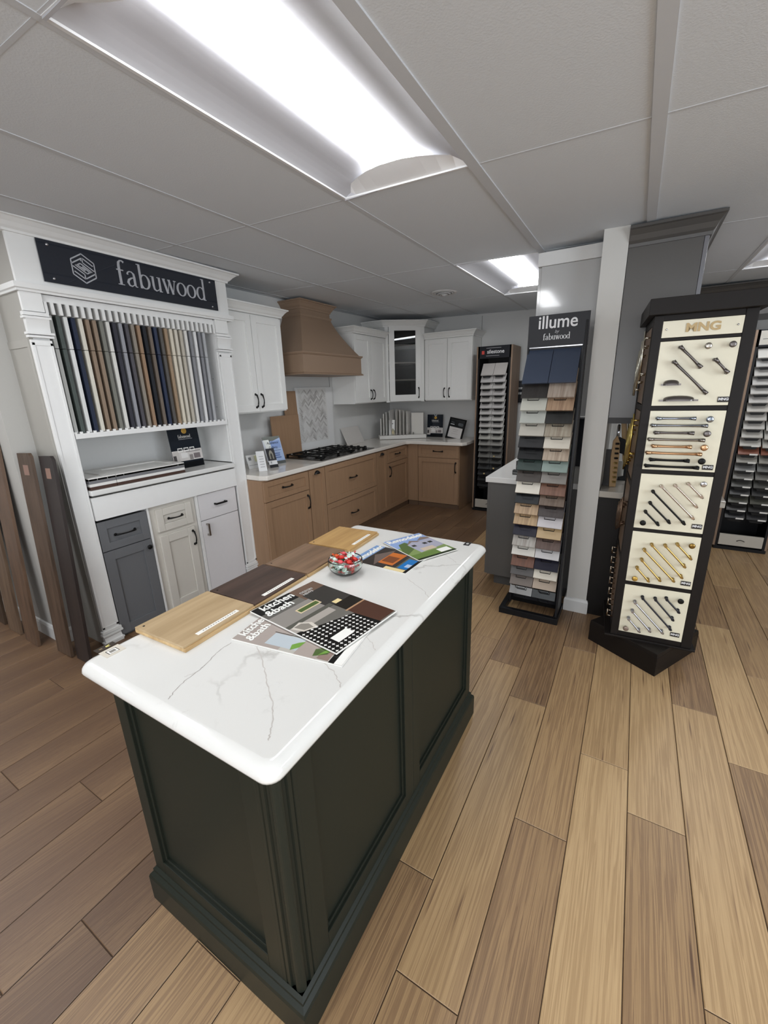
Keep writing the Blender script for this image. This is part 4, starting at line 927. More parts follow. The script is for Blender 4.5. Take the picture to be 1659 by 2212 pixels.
# wall cabinets
def wall_cab(loc, rz, w, h, split, label, pulls, depth=.33, sides=(0, 0), crown_in=(0, 0)):
    t = thing('wall_cabinet', label, 'cabinet', loc, rz)
    mb = MB(); mb.box(0, w, 0, depth, 0, h); obj('carcass', mb, WHITE, t, .001)
    xs = [0, split, w] if split else [0, w]
    for k in range(len(xs)-1):
        mb = MB(); shaker(mb, xs[k]+.003, xs[k+1]-.003, .012, h-.01, .058); d = obj('door', mb, WHITE, t, .0008)
        if pulls: pull(d, pulls[k], .105, .105, True, BLK, style='arch', r=.0048)
    mb = MB(); path = [(0, depth-.002), (0, -.018), (w, -.018), (w, depth-.002)]
    if crown_in[0]: path = path[1:]
    if crown_in[1]: path = path[:-1]
    mb.mold(path[::-1], [(-o, h+z) for o, z in CROWN]); mb.box(0, w, -.018, depth-.002, h, h+.01); obj('crown_moulding', mb, WHITE, t)
    return t
UX = -1.72
wall_cab((UX, .60, 1.430), PI/2, .685, .835, .318, 'white two-door wall cabinet left of the hood', (.283, .352))
wall_cab((UX, 2.500, 1.440), PI/2, .760, .815, .375, 'white two-door wall cabinet right of the hood', (.342, .408), crown_in=(0, 1))
wall_cab((-1.285, 3.610, 1.436), 0, .672, .795, .327, 'white two-door wall cabinet above the framed certificate', (.292, .362), crown_in=(1, 0))
# diagonal corner cabinet with glass door
P0, P1 = Vector((-1.72, 3.270)), Vector((-1.300, 3.610)); dv = P1-P0; wc = dv.length; an = math.atan2(dv.y, dv.x)
t = thing('corner_cabinet', 'tall white corner wall cabinet with dark glass door and light shelves', 'cabinet', (P0.x, P0.y, 1.430), an)
H = 1.01
def loc2(p):      # world xy -> local
    d = Vector(p)-P0; return (d.x*math.cos(an)+d.y*math.sin(an), -d.x*math.sin(an)+d.y*math.cos(an))
body = [loc2(p) for p in ((-1.72, 3.270), (-1.300, 3.610), (-1.300, 3.945), (-2.045, 3.945), (-2.045, 3.270))]
mb = MB(); n = len(body)
mb.prism(body, 0, .02); mb.prism(body, H-.02, H)
for k in range(1, n):
    a, b = body[k], body[(k+1) % n]; mb.face([(a[0], a[1], 0), (b[0], b[1], 0), (b[0], b[1], H), (a[0], a[1], H)])
obj('carcass', mb, WHITE, t)
c = .030
mb = MB(); mb.box(0, .045, -.002, .02, 0, H); mb.box(wc-.045, wc, -.002, .02, 0, H); mb.box(.045, wc-.045, 0, .02, 0, .01); mb.box(.045, wc-.045, 0, .02, H-.02, H); obj('face_frame', mb, WHITE, t)
d0, d1, f = .050, wc-.050, .075
mb = MB(); mb.box(d0, d0+f, -.022, -.002, .012, H-.015); mb.box(d1-f, d1, -.022, -.002, .012, H-.015); mb.box(d0+f, d1-f, -.022, -.002, .012, .012+f+.01); mb.box(d0+f, d1-f, -.022, -.002, H-.015-f, H-.015); dr = obj('door', mb, WHITE, t, .0008)
mb = MB(); mb.box(d0+f, d1-f, -.012, -.008, .05, H-.05); obj('glass_pane', mb, glass('grey_glass', '#c4c8cc'), dr, label='clear grey glass pane')
pull(dr, d1-.035, .12, .12, True, BLK, y=-.022, style='arch')
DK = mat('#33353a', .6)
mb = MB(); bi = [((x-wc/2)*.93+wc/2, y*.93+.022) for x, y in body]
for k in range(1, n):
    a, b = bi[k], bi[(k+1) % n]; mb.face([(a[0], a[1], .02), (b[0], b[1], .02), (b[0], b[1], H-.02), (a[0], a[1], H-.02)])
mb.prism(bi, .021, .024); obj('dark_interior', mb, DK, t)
for z in (.285, .51, .735):
    mb = MB(); mb.prism([((x-wc/2)*.9+wc/2, y*.9+.035) for x, y in body], z, z+.018); obj('shelf', mb, mat('#cdbfae', .5), t, label='pale wood shelf')
pth = [loc2(p) for p in ((-2.045, 3.255), (-1.735, 3.255), (-1.288, 3.592), (-1.288, 3.945))]
mb = MB(); mb.mold(pth, [(o-.0, H-.045+z*1.1) for o, z in CROWN]); mb.prism(body, H, H+.02); obj('crown_moulding', mb, WHITE, t)

# things on the range counter
HZ = .9165
t = thing('backsplash_panel', 'white backsplash board with marble herringbone tile panel behind the cooktop', 'backsplash', (XL+.032, 1.76, .966), PI/2)
W_, H_ = .665, .735
t.location = (XL+.034, 1.765, HZ)
mb = MB(); mb.box(0, W_, .0, .026, 0, H_); obj('white_board', mb, mat('#dcdcdb', .3), t, .001)
mb = MB(); mb.box(.03, W_-.125, -.004, .0, .112, .722); obj('trim_frame', mb, mat('#d4d3d0', .35), t)
mb = MB(); TL = [mat(h, .25) for h in ('#cfcdca', '#c3c1be', '#b5b2ae', '#d8d7d4', '#a9a6a3')]; rnd = random.Random(5)
x0_, x1_, z0_, z1_ = .040, W_-.135, .122, .712; a, b = .078, .019; g = .0015
s2 = math.sqrt(.5)
for i in range(-40, 60):
    for j in range(-16, 16):
        # herringbone lattice rotated 45 degrees
        ox, oz = i*b + j*a, i*b - j*a
        ox, oz = (i+4*j)*b, (i-4*j)*b
        for (dx_, dz_, w_, h_) in ((0, 0, a-g, b-g), (a*0+0, b, b-g, a-g)):
            px, pz = ox+dx_, oz+dz_
            rect = [(px, pz), (px+w_, pz), (px+w_, pz+h_), (px, pz+h_)]
            r2_ = [((u-v)*s2+.20, (u+v)*s2+.2) for u, v in rect]
            cxx = sum(p[0] for p in r2_)/4; czz = sum(p[1] for p in r2_)/4
            if not (x0_+.01 < cxx < x1_-.01 and z0_+.01 < czz < z1_-.01): continue
            r2_ = [(min(max(u, x0_), x1_), min(max(v, z0_), z1_)) for u, v in r2_]
            mb.face([(u, -.0055, v) for u, v in r2_], rnd.choice([0, 0, 0, 1, 1, 3, 3, 2, 4]))
obj('herringbone_tiles', mb, TL, t)
def lean(name, label, cat, x, y, w, h, tk, m, ang, parts=None, z=HZ, rz=PI/2, group=None, bev=.001):
    t = thing(name, label, cat, (x, y, z), rz, group); t.rotation_euler = (-ang, 0, rz)
    mb = MB(); mb.box(0, w, 0, tk, 0, h); obj('panel', mb, m, t, bev)
    return t
lean('wood_sample_panel', 'large taupe wood panel leaning between brochures and cooktop', 'wood panel', -1.952, 1.300, .425, .45, .012, TAUPE, .03)
lean('wood_sample_panel', 'tall narrow taupe wood panel behind the large one', 'wood panel', -1.985, 1.560, .20, .70, .012, TAUPE, .04)
t = lean('tile_sample', 'pale stone slab sample leaning on the wall right of the cooktop', 'tile sample', -1.93, 2.60, .40, .24, .012, mat('#cdc9c4', .3), .45)
# flyers at the near end of the counter
t = lean('flyer_holder', 'appliance flyer in a clear holder near the white display unit', 'flyer', -1.79, 1.035, .20, .28, .003, mat('#b9c3d4', .2), .32, rz=PI/2-.25)
artwork('print', t, [((0, .20, 0, .28), mat('#9fb4d8', .2)), ((0, .075, 0, .28), mat('#c9cdd6', .2)), ([(0, .28), (0, .25), (.08, .225), (.20, .262), (.20, .28)], mat('#4f564c', .2)), ([(.01, .25), (.07, .25), (.09, .13), (.03, .13)], mat('#e6eae6', .2)),
                     ((.08, .19, .16, .235), mat('#7f9bd0', .2)), ((.0, .20, 0, .03), mat('#4c4f4d', .2)), ((.10, .16, .10, .112), mat('#5b74a8', .2)), ((.10, .155, .08, .092), mat('#5b74a8', .2)), ((.10, .165, .058, .07), mat('#5b74a8', .2)), ((.09, .18, .135, .14), mat('#5f7296', .2))], 0)
lettering(t, 'Appliance', .036, .105, .205, -.0034, mat('#2b3340', .3), depth=.0002, sx=.9); lettering(t, 'Gallery', .036, .10, .158, -.0034, mat('#2b3340', .3), depth=.0002, sx=.9)
t = lean('business_card', 'tall card with arch window picture in front of the appliance flyer', 'card', -1.655, .925, .085, .19, .002, mat('#d9d9d9', .3), .40, rz=PI/2-.35)
artwork('print', t, [((0, .085, .07, .19), mat('#2b2a2f', .3)), ((0, .085, 0, .03), mat('#1f2022', .3)), ([(.022, .085), (.022, .14), (.032, .165), (.043, .172), (.054, .165), (.064, .14), (.064, .085)], mat('#8e8a7c', .3)), ([(.033, .085), (.033, .13), (.043, .145), (.053, .13), (.053, .085)], mat('#3a3936', .3)), ((.018, .03, .042, .062), mat('#8e8f92', .3))], 0)
t = lean('business_card', 'tall white text card leaning beside the white display unit', 'card', -1.625, .755, .075, .19, .002, mat('#dedede', .3), .42, rz=PI/2-.55)
artwork('print', t, [((.02, .06, .135-.025*k, .142-.025*k), mat('#a9a9aa', .3)) for k in range(5)], 0)
t = lean('business_card', 'small white card set behind the tall text card', 'card', -1.80, .80, .12, .13, .002, mat('#dcdcda', .3), .30, rz=PI/2-.1)
artwork('print', t, [((.01, .11, .03, .035), mat('#9a9a9a', .3)), ((.02, .05, .08, .11), mat('#6f7072', .3)), ((.085, .115, .06, .12), mat('#c9c7a2', .3))], 0)
# tile sample tray with standing tiles
TX, TY = -1.615, 3.52
t = thing('tile_tray', 'white angled tray on the corner counter holding upright tile samples', 'display tray', (TX, TY, HZ), math.radians(35))
mb = MB(); mb.prism([(-.335, -.115), (.335, -.115), (.335, .115), (-.335, .115)], .004, .055); obj('tray', mb, mat('#dad8d3', .35), t, .003)
mb = MB(); mb.box(-.31, .31, -.10, .10, 0, .004); obj('shadow_gap_foot', mb, BLK, t)
mb = MB()
for k in range(11): mb.box(-.29+k*.045, -.286+k*.045, -.08, .08, .055, .085)
obj('divider', mb, mat('#a9a6a1', .4), t)
ca, sa = math.cos(math.radians(35)), math.sin(math.radians(35))
tl = [(-.285, .235, 70, '#d6d4cf', 'shortest white'), (-.245, .30, 70, '#d3d1cc', 'slim white'), (-.205, .32, 68, '#c9c8c4', 'slim pale grey'), (-.120, .36, 58, '#bdbbb8', 'leaning grey marble'), (-.055, .355, 62, '#b7b3ad', 'greige veined'), (-.005, .345, 64, '#cfccc6', 'cream veined'),
      (.045, .335, 64, '#c4c1bb', 'sand veined'), (.095, .325, 64, '#cdcac5', 'soft grey veined')]
for k, (lx_, h, rot, c_, nm) in enumerate(tl):
    wx_, wy_ = TX+lx_*ca, TY+lx_*sa; mt = stone('tile_stone', c_, '#9a9793', 5, .25, .03, .4)
    mb = MB(); mb.box(-.085, .085, -.006, .006, 0, h); o = solo('tile_sample', mb, mt, '%s tile sample standing in the white tray' % nm, 'tile sample', (wx_, wy_, HZ+.056), 0, 'tile samples in the white tray', .001)
    o.rotation_euler = (0, 0.03 if k != 3 else -.16, math.radians(35+rot))
mb = MB(); mb.box(-.09, .09, -.006, .006, 0, .30); o = solo('tile_sample', mb, mat('#d8d5ce', .35), 'broad cream tile sample facing forward at the right of the tray', 'tile sample', (TX+.235*ca, TY+.235*sa-.02, HZ+.056), math.radians(8), 'tile samples in the white tray', .001)
t = lean('leaflet', 'narrow leaflet with leaf picture propped in the tile tray', 'leaflet', TX-.190*ca+.03, TY-.19*sa-.055, .085, .215, .002, mat('#e0dfdb', .3), .12, z=HZ+.056, rz=math.radians(20))
artwork('print', t, [((.03, .06, .155, .168), mat('#4b4b4b', .3)), ([(.02, .0), (.085, .0), (.085, .06), (.055, .10), (.035, .06)], mat('#8b8565', .3)), ([(.04, .02), (.07, .02), (.06, .08)], mat('#c7b27c', .3))], 0)
# framed certificate
t = thing('framed_certificate', 'black framed certificate propped on the corner counter', 'picture frame', (-1.045, 3.80, HZ)); t.rotation_euler = (-.30, 0, math.radians(-22)); t.rotation_mode = 'XYZ'
t.location = (-1.035, 3.74, HZ)
t.rotation_euler = (-.22, .14, math.radians(-18))
mb = MB(); w, h = .285, .30
for q in ((0, w, 0, .016), (0, w, h-.016, h), (0, .016, .016, h-.016), (w-.016, w, .016, h-.016)): mb.box(q[0], q[1], -.004, .012, q[2], q[3])
obj('frame', mb, BLK, t, .001)
mb = MB(); mb.box(.014, w-.014, .004, .010, .014, h-.014); obj('backing', mb, mat('#191c1f', .1), t)
artwork('print', t, [((.028, w-.028, .030, .175), mat('#d2cecb', .25)), ((.03, .10, .205, .215), mat('#c4c6c8', .25)), ((.04, .09, .235, .240), mat('#7b7f82', .25)), ((.09, .19, .140, .144), mat('#a09a96', .25)), ((.10, .18, .115, .118), mat('#a09a96', .25)), ((.08, .2, .085, .088), mat('#b0aaa6', .25))], .0035)
mb = MB()
for k in range(3): mb.lathe([(.022, 0), (.022, .0006), (.019, .0006), (.019, 0)], c=(.185+k*.022, .0033, .222), n=20, axis='Y')
obj('ring_mark', mb, mat('#6d7276', .3), t)
mb = MB(); mb.box(.10, .18, .012, .018, .0, .22); obj('easel_back', mb, mat('#6b5240', .5), t)
# ------------------------------------------------------------------ partition cabinets, left side (grey) and right side (black)
GREYC = mat('#5d5c5a', .35, name='grey_cabinet_paint')
t = thing('base_cabinet', 'flat dark grey base cabinet under the white counter by the post', 'cabinet', (.345, 1.31, 0))
mb = MB(); mb.box(0, .645, 0, 1.62, .085, .874); obj('carcass', mb, GREYC, t, .001)
mb = MB(); mb.box(.055, .645, .03, 1.60, 0, .085); obj('toe_board', mb, mat('#4d4c4b', .5), t)
for k in range(3):
    mb = MB(); mb.T = Matrix.Translation((0, 0, 0)) @ Matrix.Rotation(-PI/2, 4, 'Z'); mb.box(-1.60+.535*k, -1.60+.535*k+.53, -.02, 0, .09, .868); obj('door', mb, GREYC, t, .001)
mb = MB(); mb.prism([(.0, 0), (.675, 0), (.675, 1.66), (0, 1.66)], 0, .042); solo('peninsula_countertop', mb, stone('white_quartz', '#e3e2df', '#c2bdb8', 2.0, .08, .006, .3), 'white counter slab on the dark grey cabinet behind the finish rack', 'countertop', (.312, 1.285, .8745), bev=.004)
for k, (x, y, w, h, lab) in enumerate(((.455, 1.66, .20, .075, 'larger dark grey sample block on the white peninsula counter'), (.478, 1.45, .20, .035, 'small dark sample tray in front of the larger block'))):
    t = thing('sample_block', lab, 'sample', (x, y, .917)); mb = MB(); mb.box(0, w, 0, .05, 0, h); obj('block', mb, mat('#3a3b3a', .4), t, .002)
    mb = MB(); mb.box(.006, w-.006, -.0006, 0, h*.25, h*.5); obj('edge_band', mb, mat('#6f6f6e', .4), t)
t = thing('glass_sample_panel', 'dark glossy panel standing on the peninsula counter against the partition', 'panel', (.80, 2.0, .917)); mb = MB(); mb.box(0, .18, 0, .02, 0, .40); obj('panel', mb, mat('#2c2d31', .08), t, .001)
mb = MB(); mb.box(-.006, .186, .0, .03, .40, .412); obj('top_rail', mb, mat('#9c9ca0', .2, .8), t)
t = thing('wall_cabinet', 'glossy pale grey wall cabinet left of the post reflecting the ceiling light', 'cabinet', (.628, 1.295, 1.385))
GL = mat('#bcbcbb', .12, 0, 0, .4, 'gloss_cabinet')
mb = MB(); mb.box(0, .362, 0, 1.6, 0, .955); obj('carcass', mb, GL, t, .001)
for k in range(3):
    mb = MB(); mb.box(-.02, 0, .004+.532*k, .532*k+.53, .003, .95); obj('door', mb, GL, t, .001)
mb = MB(); mb.box(-.022, .362, -.014, 1.6, .956, 1.035); obj('top_filler', mb, mat('#dcdcda', .4), t, .001)
BLC = mat('#1b1918', .45, name='black_cabinet')
t = thing('base_cabinet', 'black base cabinet with marble counter right of the post', 'cabinet', (1.126, 1.145, 0))
mb = MB(); mb.box(0, .622, 0, 1.8, .0, .873); obj('carcass', mb, BLC, t, .001)
for k in range(3):
    mb = MB(); mb.T = Matrix.Rotation(PI/2, 4, 'Z'); mb.T = Matrix.Translation((.622, 0, 0)) @ Matrix.Rotation(PI/2, 4, 'Z'); shaker(mb, .01+.6*k, .60+.6*k, .06, .865); obj('door', mb, BLC, t, .001)
mb = MB(); mb.prism([(0, 0), (.66, 0), (.66, 1.82), (.93, 1.82), (.93, 2.4), (0, 2.4)], 0, .042); solo('marble_countertop', mb, stone('grey_marble', '#a9a49b', '#77716a', 4.0, .12, .03, .7), 'grey beige marble counter slab on the black cabinet', 'countertop', (1.126, 1.12, .8735), bev=.004)
t = thing('base_cabinet', 'dark base cabinet across the back beyond the hardware tower', 'cabinet', (1.126, 2.96, 0)); mb = MB(); mb.box(0, .90, 0, .54, 0, .873); obj('carcass', mb, BLC, t, .001); mb = MB(); mb.box(.66, .895, -.02, 0, .06, .865); obj('door', mb, BLC, t, .001)
DKG = mat('#55524f', .35, name='dark_grey_cabinet')
t = thing('wall_cabinet', 'dark grey wall cabinet with crown moulding right of the post', 'cabinet', (1.126, 1.155, 1.385))
mb = MB(); mb.box(0, .350, 0, 1.7, 0, .975); obj('carcass', mb, DKG, t, .001)
mb = MB(); mb.box(0, .352, -.004, .02, -.035, .0); mb.box(.335, .352, 0, 1.7, -.035, 0); obj('light_rail', mb, mat('#2a2826', .4), t)
for k in range(3):
    mb = MB(); mb.T = Matrix.Translation((.352, 0, 0)) @ Matrix.Rotation(PI/2, 4, 'Z'); shaker(mb, .004+.565*k, .563+.565*k, .004, .97); obj('door', mb, mat('#77767a', .3), t, .0015)  # door colour lightened to stand for the reflection along its edge
mb = MB(); mb.mold([(.0, 0), (.372, 0), (.372, 1.7)], [(o*.95, .945+z*1.35) for o, z in CROWN]); mb.box(0, .372, 0, 1.7, .97, 1.03); obj('crown_moulding', mb, mat('#4a4744', .4), t)
t = thing('valance', 'long dark crown valance under the ceiling above the right stone rack', 'valance', (1.60, 3.40, 2.16)); mb = MB(); mb.box(0, 2.2, 0, .545, 0, .26); obj('board', mb, DKG, t, .001)
mb = MB(); mb.mold([(0, 0), (2.2, 0)], [(o, .20+z) for o, z in CROWN]); obj('crown_moulding', mb, mat('#4a4744', .4), t)
# hardware things on the marble counter
MZ = .9165
t = thing('finish_strip', 'tall tan finish strip with gold knobs standing on the marble counter', 'hardware sample', (1.175, 1.27, MZ)); t.rotation_euler = (-.03, -.02, .25)
mb = MB(); mb.hprism([(0, 0), (.040, 0), (.044, .22), (.040, .30), (.022, .345), (.0, .31), (-.006, .2)], 0, .016); obj('board', mb, mat('#a98a63', .4), t, .002)
for k in range(9):
    mb = MB(); c_ = BRASS if k < 5 else BRONZE
    mb.box(.012, .034, -.016, 0, .03+.032*k, .042+.032*k); obj('knob', mb, c_, t, .002)
t = thing('finish_strip', 'leaning tan finish strip with brass rod beside the hardware tower', 'hardware sample', (1.250, 1.60, MZ+.0)); t.rotation_euler = (-.04, -.14, .1)
mb = MB(); mb.box(0, .036, 0, .014, 0, .42); obj('board', mb, mat('#8f7144', .4), t, .001); mb = MB(); mb.tube([(.042, -.01, .05), (.042, -.01, .41)], .004, 8); obj('brass_rod', mb, BRASS, t)
for z in (.12, .17): mb = MB(); mb.box(.008, .028, -.008, 0, z, z+.014); obj('knob', mb, BRONZE, t)
mb = MB(); mb.hprism([(0, 0), (.058, 0), (.062, .17), (.02, .29), (-.02, .31), (-.03, .30), (-.028, .20), (.022, .19), (.03, .15), (.034, .03), (0, .02)], 0, .03)
solo('black_stand', mb, BLK, 'black curved faucet stand on the marble counter', 'stand', (1.215, 1.52, MZ), .05, bev=.002)
mb = MB(); mb.box(0, .06, 0, .003, 0, .13); solo('white_card', mb, mat('#dad6cc', .4), 'white card behind the black curved stand', 'card', (1.195, 1.575, MZ), .05)
mb = MB(); mb.box(0, .045, 0, .012, 0, .25); solo('dark_sample_board', mb, mat('#26221f', .4), 'narrow black sample board against the post on the marble counter', 'board', (1.130, 1.30, MZ), 0, bev=.001)
t = thing('faucet', 'chrome faucet rising behind the black curved stand', 'faucet', (1.18, 1.70, MZ)); mb = MB(); mb.tube([(0, 0, 0), (0, 0, .33), (.0, -.02, .37), (0, -.06, .38), (0, -.09, .35), (0, -.095, .30)], .011, 12); obj('spout', mb, CHROME, t)
mb = MB(); mb.lathe([(.024, 0), (.024, .012), (.014, .018), (.013, .05)], n=20); obj('base_ring', mb, CHROME, t)
mb = MB(); mb.tube([(.012, 0, .06), (.05, 0, .09)], .005, 8); obj('lever', mb, CHROME, t)

# ------------------------------------------------------------------ sample tower shared: tilted boards in two columns
def tilted(t, w, depth, m, tilt, tab, tk=.012):
    mb = MB(); mb.T = Matrix.Rotation(tilt, 4, 'X'); mb.box(-w/2, w/2, 0, depth, -tk, 0); obj('board', mb, m, t, .0008)
    mb = MB()
    if tab == 'wire':
        a = .034; mb.tube([(-a, .006, -.010), (-a, -.006, -.018), (a, -.006, -.018), (a, .006, -.010)], .0028, 6); obj('wire_handle', mb, BLK, t)
    elif tab == 'lip':
        mb.hprism([(-w*.36, -.008), (-w*.28, -.030), (w*.28, -.030), (w*.36, -.008)], .001, .004); obj('black_lip', mb, BLK, t)
    elif tab == 'tag':
        mb.hprism([(-w*.36, -.008), (-w*.28, -.028), (w*.28, -.028), (w*.36, -.008)], .001, .004); obj('black_lip', mb, BLK, t)
# illume rack
IX, IYF = .573, .873
t = thing('finish_rack', 'tall black floor rack of tilted cabinet finish samples headed illume', 'display rack', (IX, IYF, 0))
BK = mat('#161618', .4, name='rack_black')
mb = MB(); w = .402; d = .262
mb.box(0, w, 0, .035, 0, .045); mb.box(0, .035, .035, d-.03, 0, .045); mb.box(w-.035, w, .035, d-.03, 0, .045); mb.box(0, w, d-.03, d, 0, .045); obj('base_frame', mb, BK, t, .002)
mb = MB(); mb.box(.045, w-.008, .205, .222, .045, 2.012); obj('back_panel', mb, mat('#2a2b2f', .4), t, .001)
mb = MB()
for x0_ in (.378, ):
    mb.xprism([(.03, .045), (.235, .045), (.235, 2.012), (.195, 2.012), (.175, 1.83), (.12, 1.2), (.09, .5)], x0_, x0_+.014)
mb.xprism([(.11, .045), (.235, .045), (.235, 2.012), (.20, 2.012), (.19, 1.83), (.17, 1.2), (.15, .5)], .045, .055)
obj('side_panel', mb, BK, t, .001)
mb = MB(); mb.box(.045, w-.004, .190, .205, 1.825, 2.014); hd = obj('header_board', mb, mat('#242428', .4), t, .001, label='charcoal header board with white lettering')
WL = mat('#d9d9da', .4)
lettering(hd, 'illume', .105, .218, 1.936, .190, WL, bold=.0012, sx=.92); lettering(hd, 'by', .026, .216, 1.906, .190, mat('#9a9a9d', .4), shear=.3); serif_word(hd, 'fabuwood', .0235, .216, 1.868, .1894, WL, .80, True)
mb = MB(); mb.box(.06, w-.03, .180, .190, 1.822, 1.828); obj('chrome_strip', mb, CHROME, t)
ILR = [('deep blue', '#363f50', 'deep blue', '#363f50'), ('espresso oak', '#2b2826', 'taupe oak', '#a4978a'), ('soft grey', '#b8b7ac', 'tan oak', '#a78c72'), ('pale grey', '#a9aba4', 'black oak', '#232423'), ('greige', '#b0aba0', 'sand oak', '#a59c8b'),
       ('charcoal', '#2f2f30', 'cream', '#cdc6b8'), ('jet black', '#141516', 'beige linen', '#b5a592'), ('dark green', '#36423e', 'sage blue', '#809089'), ('dark bronze', '#433d39', 'warm grey', '#79746e'),
       ('ivory', '#cfc8ba', 'walnut brown', '#7a5644'), ('black', '#181b1e', 'smoked oak', '#6e5d4e'), ('light oak', '#b59a79', 'dark umber', '#3a302e'), ('honey oak', '#b89c76', 'lilac grey', '#c3bec0'),
       ('midnight', '#1b1a29', 'camel', '#b59a70'), ('striped grey', '#b1ada6', 'russet brown', '#604a41'), ('off white', '#c9c5bc', 'cool white', '#c2c0c0'), ('rosewood', '#6f4632', 'navy', '#131225'),
       ('slate grey', '#4b4847', 'shell white', '#d1cabb'), ('mushroom', '#6f655e', 'wheat', '#ae9d8b'), ('mirror silver', 'M', 'mirror grey', 'N')]
ILZ = [1.61, 1.523, 1.444, 1.364, 1.283, 1.207, 1.129, 1.054, .978, .897, .825, .749, .672, .593, .514, .444, .359, .291, .211, .138]
woody = ('oak', 'brown', 'striped', 'rosewood', 'umber', 'linen')
for k, (n1, h1, n2, h2) in enumerate(ILR):
    for c_, (nm, h, x) in enumerate(((n1, h1, .699), (n2, h2, .859))):
        if h == 'M': m = mat('#c9cdd0', .04, 1.0)
        elif h == 'N': m = mat('#6f7478', .05, 1.0)
        elif any(q in nm for q in woody):
            r_, g_, b_ = [int(h[1:][i:i+2], 16) for i in (0, 2, 4)]; dk = '#%02x%02x%02x' % (int(r_*.78), int(g_*.74), int(b_*.72)); m = wood(h, dk, 'YZ', .45, 1.6)
        else: m = mat(h, .38)
        col_ = 'left' if c_ == 0 else 'right'
        lab = '%s finish sample in the %s column, %s' % (nm, col_, 'topmost and longest visible' if k == 0 else 'just below the %s one' % (ILR[k-1][0] if c_ == 0 else ILR[k-1][2]))
        tt = thing('finish_sample', lab, 'finish sample', (x, .95, ILZ[k]), 0, 'finish samples on the tall black rack')
        tilted(tt, .157, .24 if k == 0 else .20, m, math.radians(58), 'wire' if k in (1, 2, 3, 4, 5, 6, 7) else 'none' if k == 0 else 'wire')
# stone racks
def stone_rack(loc, w, d, label, cols, zs, colsx, tones, header, rackname, yf, red=True):
    t = thing('stone_rack', label, 'display rack', loc)
    mb = MB(); mb.box(-.01, w+.01, -.01, d, 0, .03); mb.box(0, w, d-.02, d, .03, header[1]); obj('case', mb, BK, t, .001)
    mb = MB(); mb.box(0, .018, 0, d-.02, .03, header[1]); mb.box(w-.018, w, 0, d-.02, .03, header[1]); obj('black_side', mb, BK, t)
    WO = wood('#8d7560', '#77604d', 'Z', .5)
    mb = MB(); mb.box(-.018, 0, 0, d, .03, header[1]); mb.box(w, w+.018, 0, d, .03, header[1]); obj('wood_side', mb, WO, t, .001)
    dr = MB(); dr.box(.022, w-.022, -.004, .02, .045, .155); q = obj('drawer_front', dr, mat('#b3ada2', .4), t, .002)
    mb = MB(); mb.tube([(w*.5-.03+.06*i/8, -.006-.006*math.sin(PI*i/8), .095+.014*math.sin(PI*i/8)) for i in range(9)], .003, 6); obj('bow_handle', mb, BLK, q)
    mb = MB(); mb.box(0, w, .0, .016, header[0], header[1]); hd = obj('header_board', mb, mat('#202126', .35), t, .001)
    return t, hd
SZ = [1.736]+[1.654-.0772*k for k in range(18)]
st, hd = stone_rack((-.475, 3.40, 0), .40, .40, 'narrow stone sample rack with silestone header and red square', 2, SZ, None, None, (1.93, 2.07), '', 3.40)
RED = mat('#c8453c', .4)
lettering(hd, 'silestone', .062, .215, 1.985, 0, WL, bold=.001, sx=.95)
artwork('red_square', hd, [((.045, .078, 1.978, 2.018), RED), ((.10, .28, 2.043, 2.050), mat('#8a8a8d', .4)), ((.10, .26, 1.955, 1.962), mat('#8a8a8d', .4))], 0)
STN = ['#b9b4b0', '#b7b4b2', '#b8b5b1', '#b0acaa', '#b5b2ae', '#b3b0ae', '#b6b3b0', '#b8b6b2', '#b2afab', '#b5b4af', '#a9a8a0', '#8d8b86', '#5f5e5b', '#6f6e6a', '#4a4a48', '#3a3b3b', '#2c2c2d', '#232324', '#1b1b1c']
ords = ['first', 'second', 'third', 'fourth', 'fifth', 'sixth', 'seventh', 'eighth', 'ninth', 'tenth', 'eleventh', 'twelfth', 'thirteenth', 'fourteenth', 'fifteenth', 'sixteenth', 'seventeenth', 'eighteenth', 'nineteenth', 'twentieth']
def shade(h):
    v = int(h[1:3], 16); return 'pale' if v > 160 else 'mid grey' if v > 90 else 'dark grey' if v > 50 else 'black'
def stone_mats(h):
    v = [int(h[i:i+2], 16) for i in (1, 3, 5)]; dk = '#%02x%02x%02x' % tuple(int(c*.8) for c in v); return stone('stone_'+h[1:], h, dk, 9, .25, .03, .35)
for k, z in enumerate(SZ):
    m = stone_mats(STN[k])
    for c_, x in enumerate((-.352, -.198)):
        tt = thing('stone_sample', '%s stone sample, %s column, %s row of the silestone rack' % (shade(STN[k]), 'left' if c_ == 0 else 'right', ords[k]), 'stone sample', (x, 3.375, z), 0, 'stone samples on the narrow rack')
        tilted(tt, .150, .17 if k == 0 else .12, m, math.radians(55), 'lip')
for (x, z) in ((-.215, .745), (-.215, .59), (-.335, .515), (-.24, .44)):
    t = thing('price_dot', 'small round gold sticker on a dark stone sample', 'sticker', (x, 3.366, z), 0, 'round gold stickers on dark stone samples'); mb = MB(); mb.lathe([(.011, 0), (.011, .001), (.001, .001)], n=14, axis='Y'); obj('dot', mb, mat('#c9b27c', .4), t)
RZ = [1.770]+[1.698-.0762*k for k in range(20)]
RST = ['#cfcdc8', '#b9b8b6', '#bcbab6', '#b9b7b4', '#bbb9b5', '#b7b4b0', '#bab6af', '#b7b4ae', '#b5b2ac', '#b2afa8', '#b0ada6', '#7a4c3c', '#8b8880', '#6e6e6c', '#73716c', '#4c4c48', '#343434', '#4a4a42', '#2c2b2a', '#2a2a2b']
rt_, hd = stone_rack((2.105, 3.075, 0), .375, .32, 'wide stone sample rack cut by the right edge of the photo', 2, RZ, None, None, (1.86, 2.0), '', 3.0)
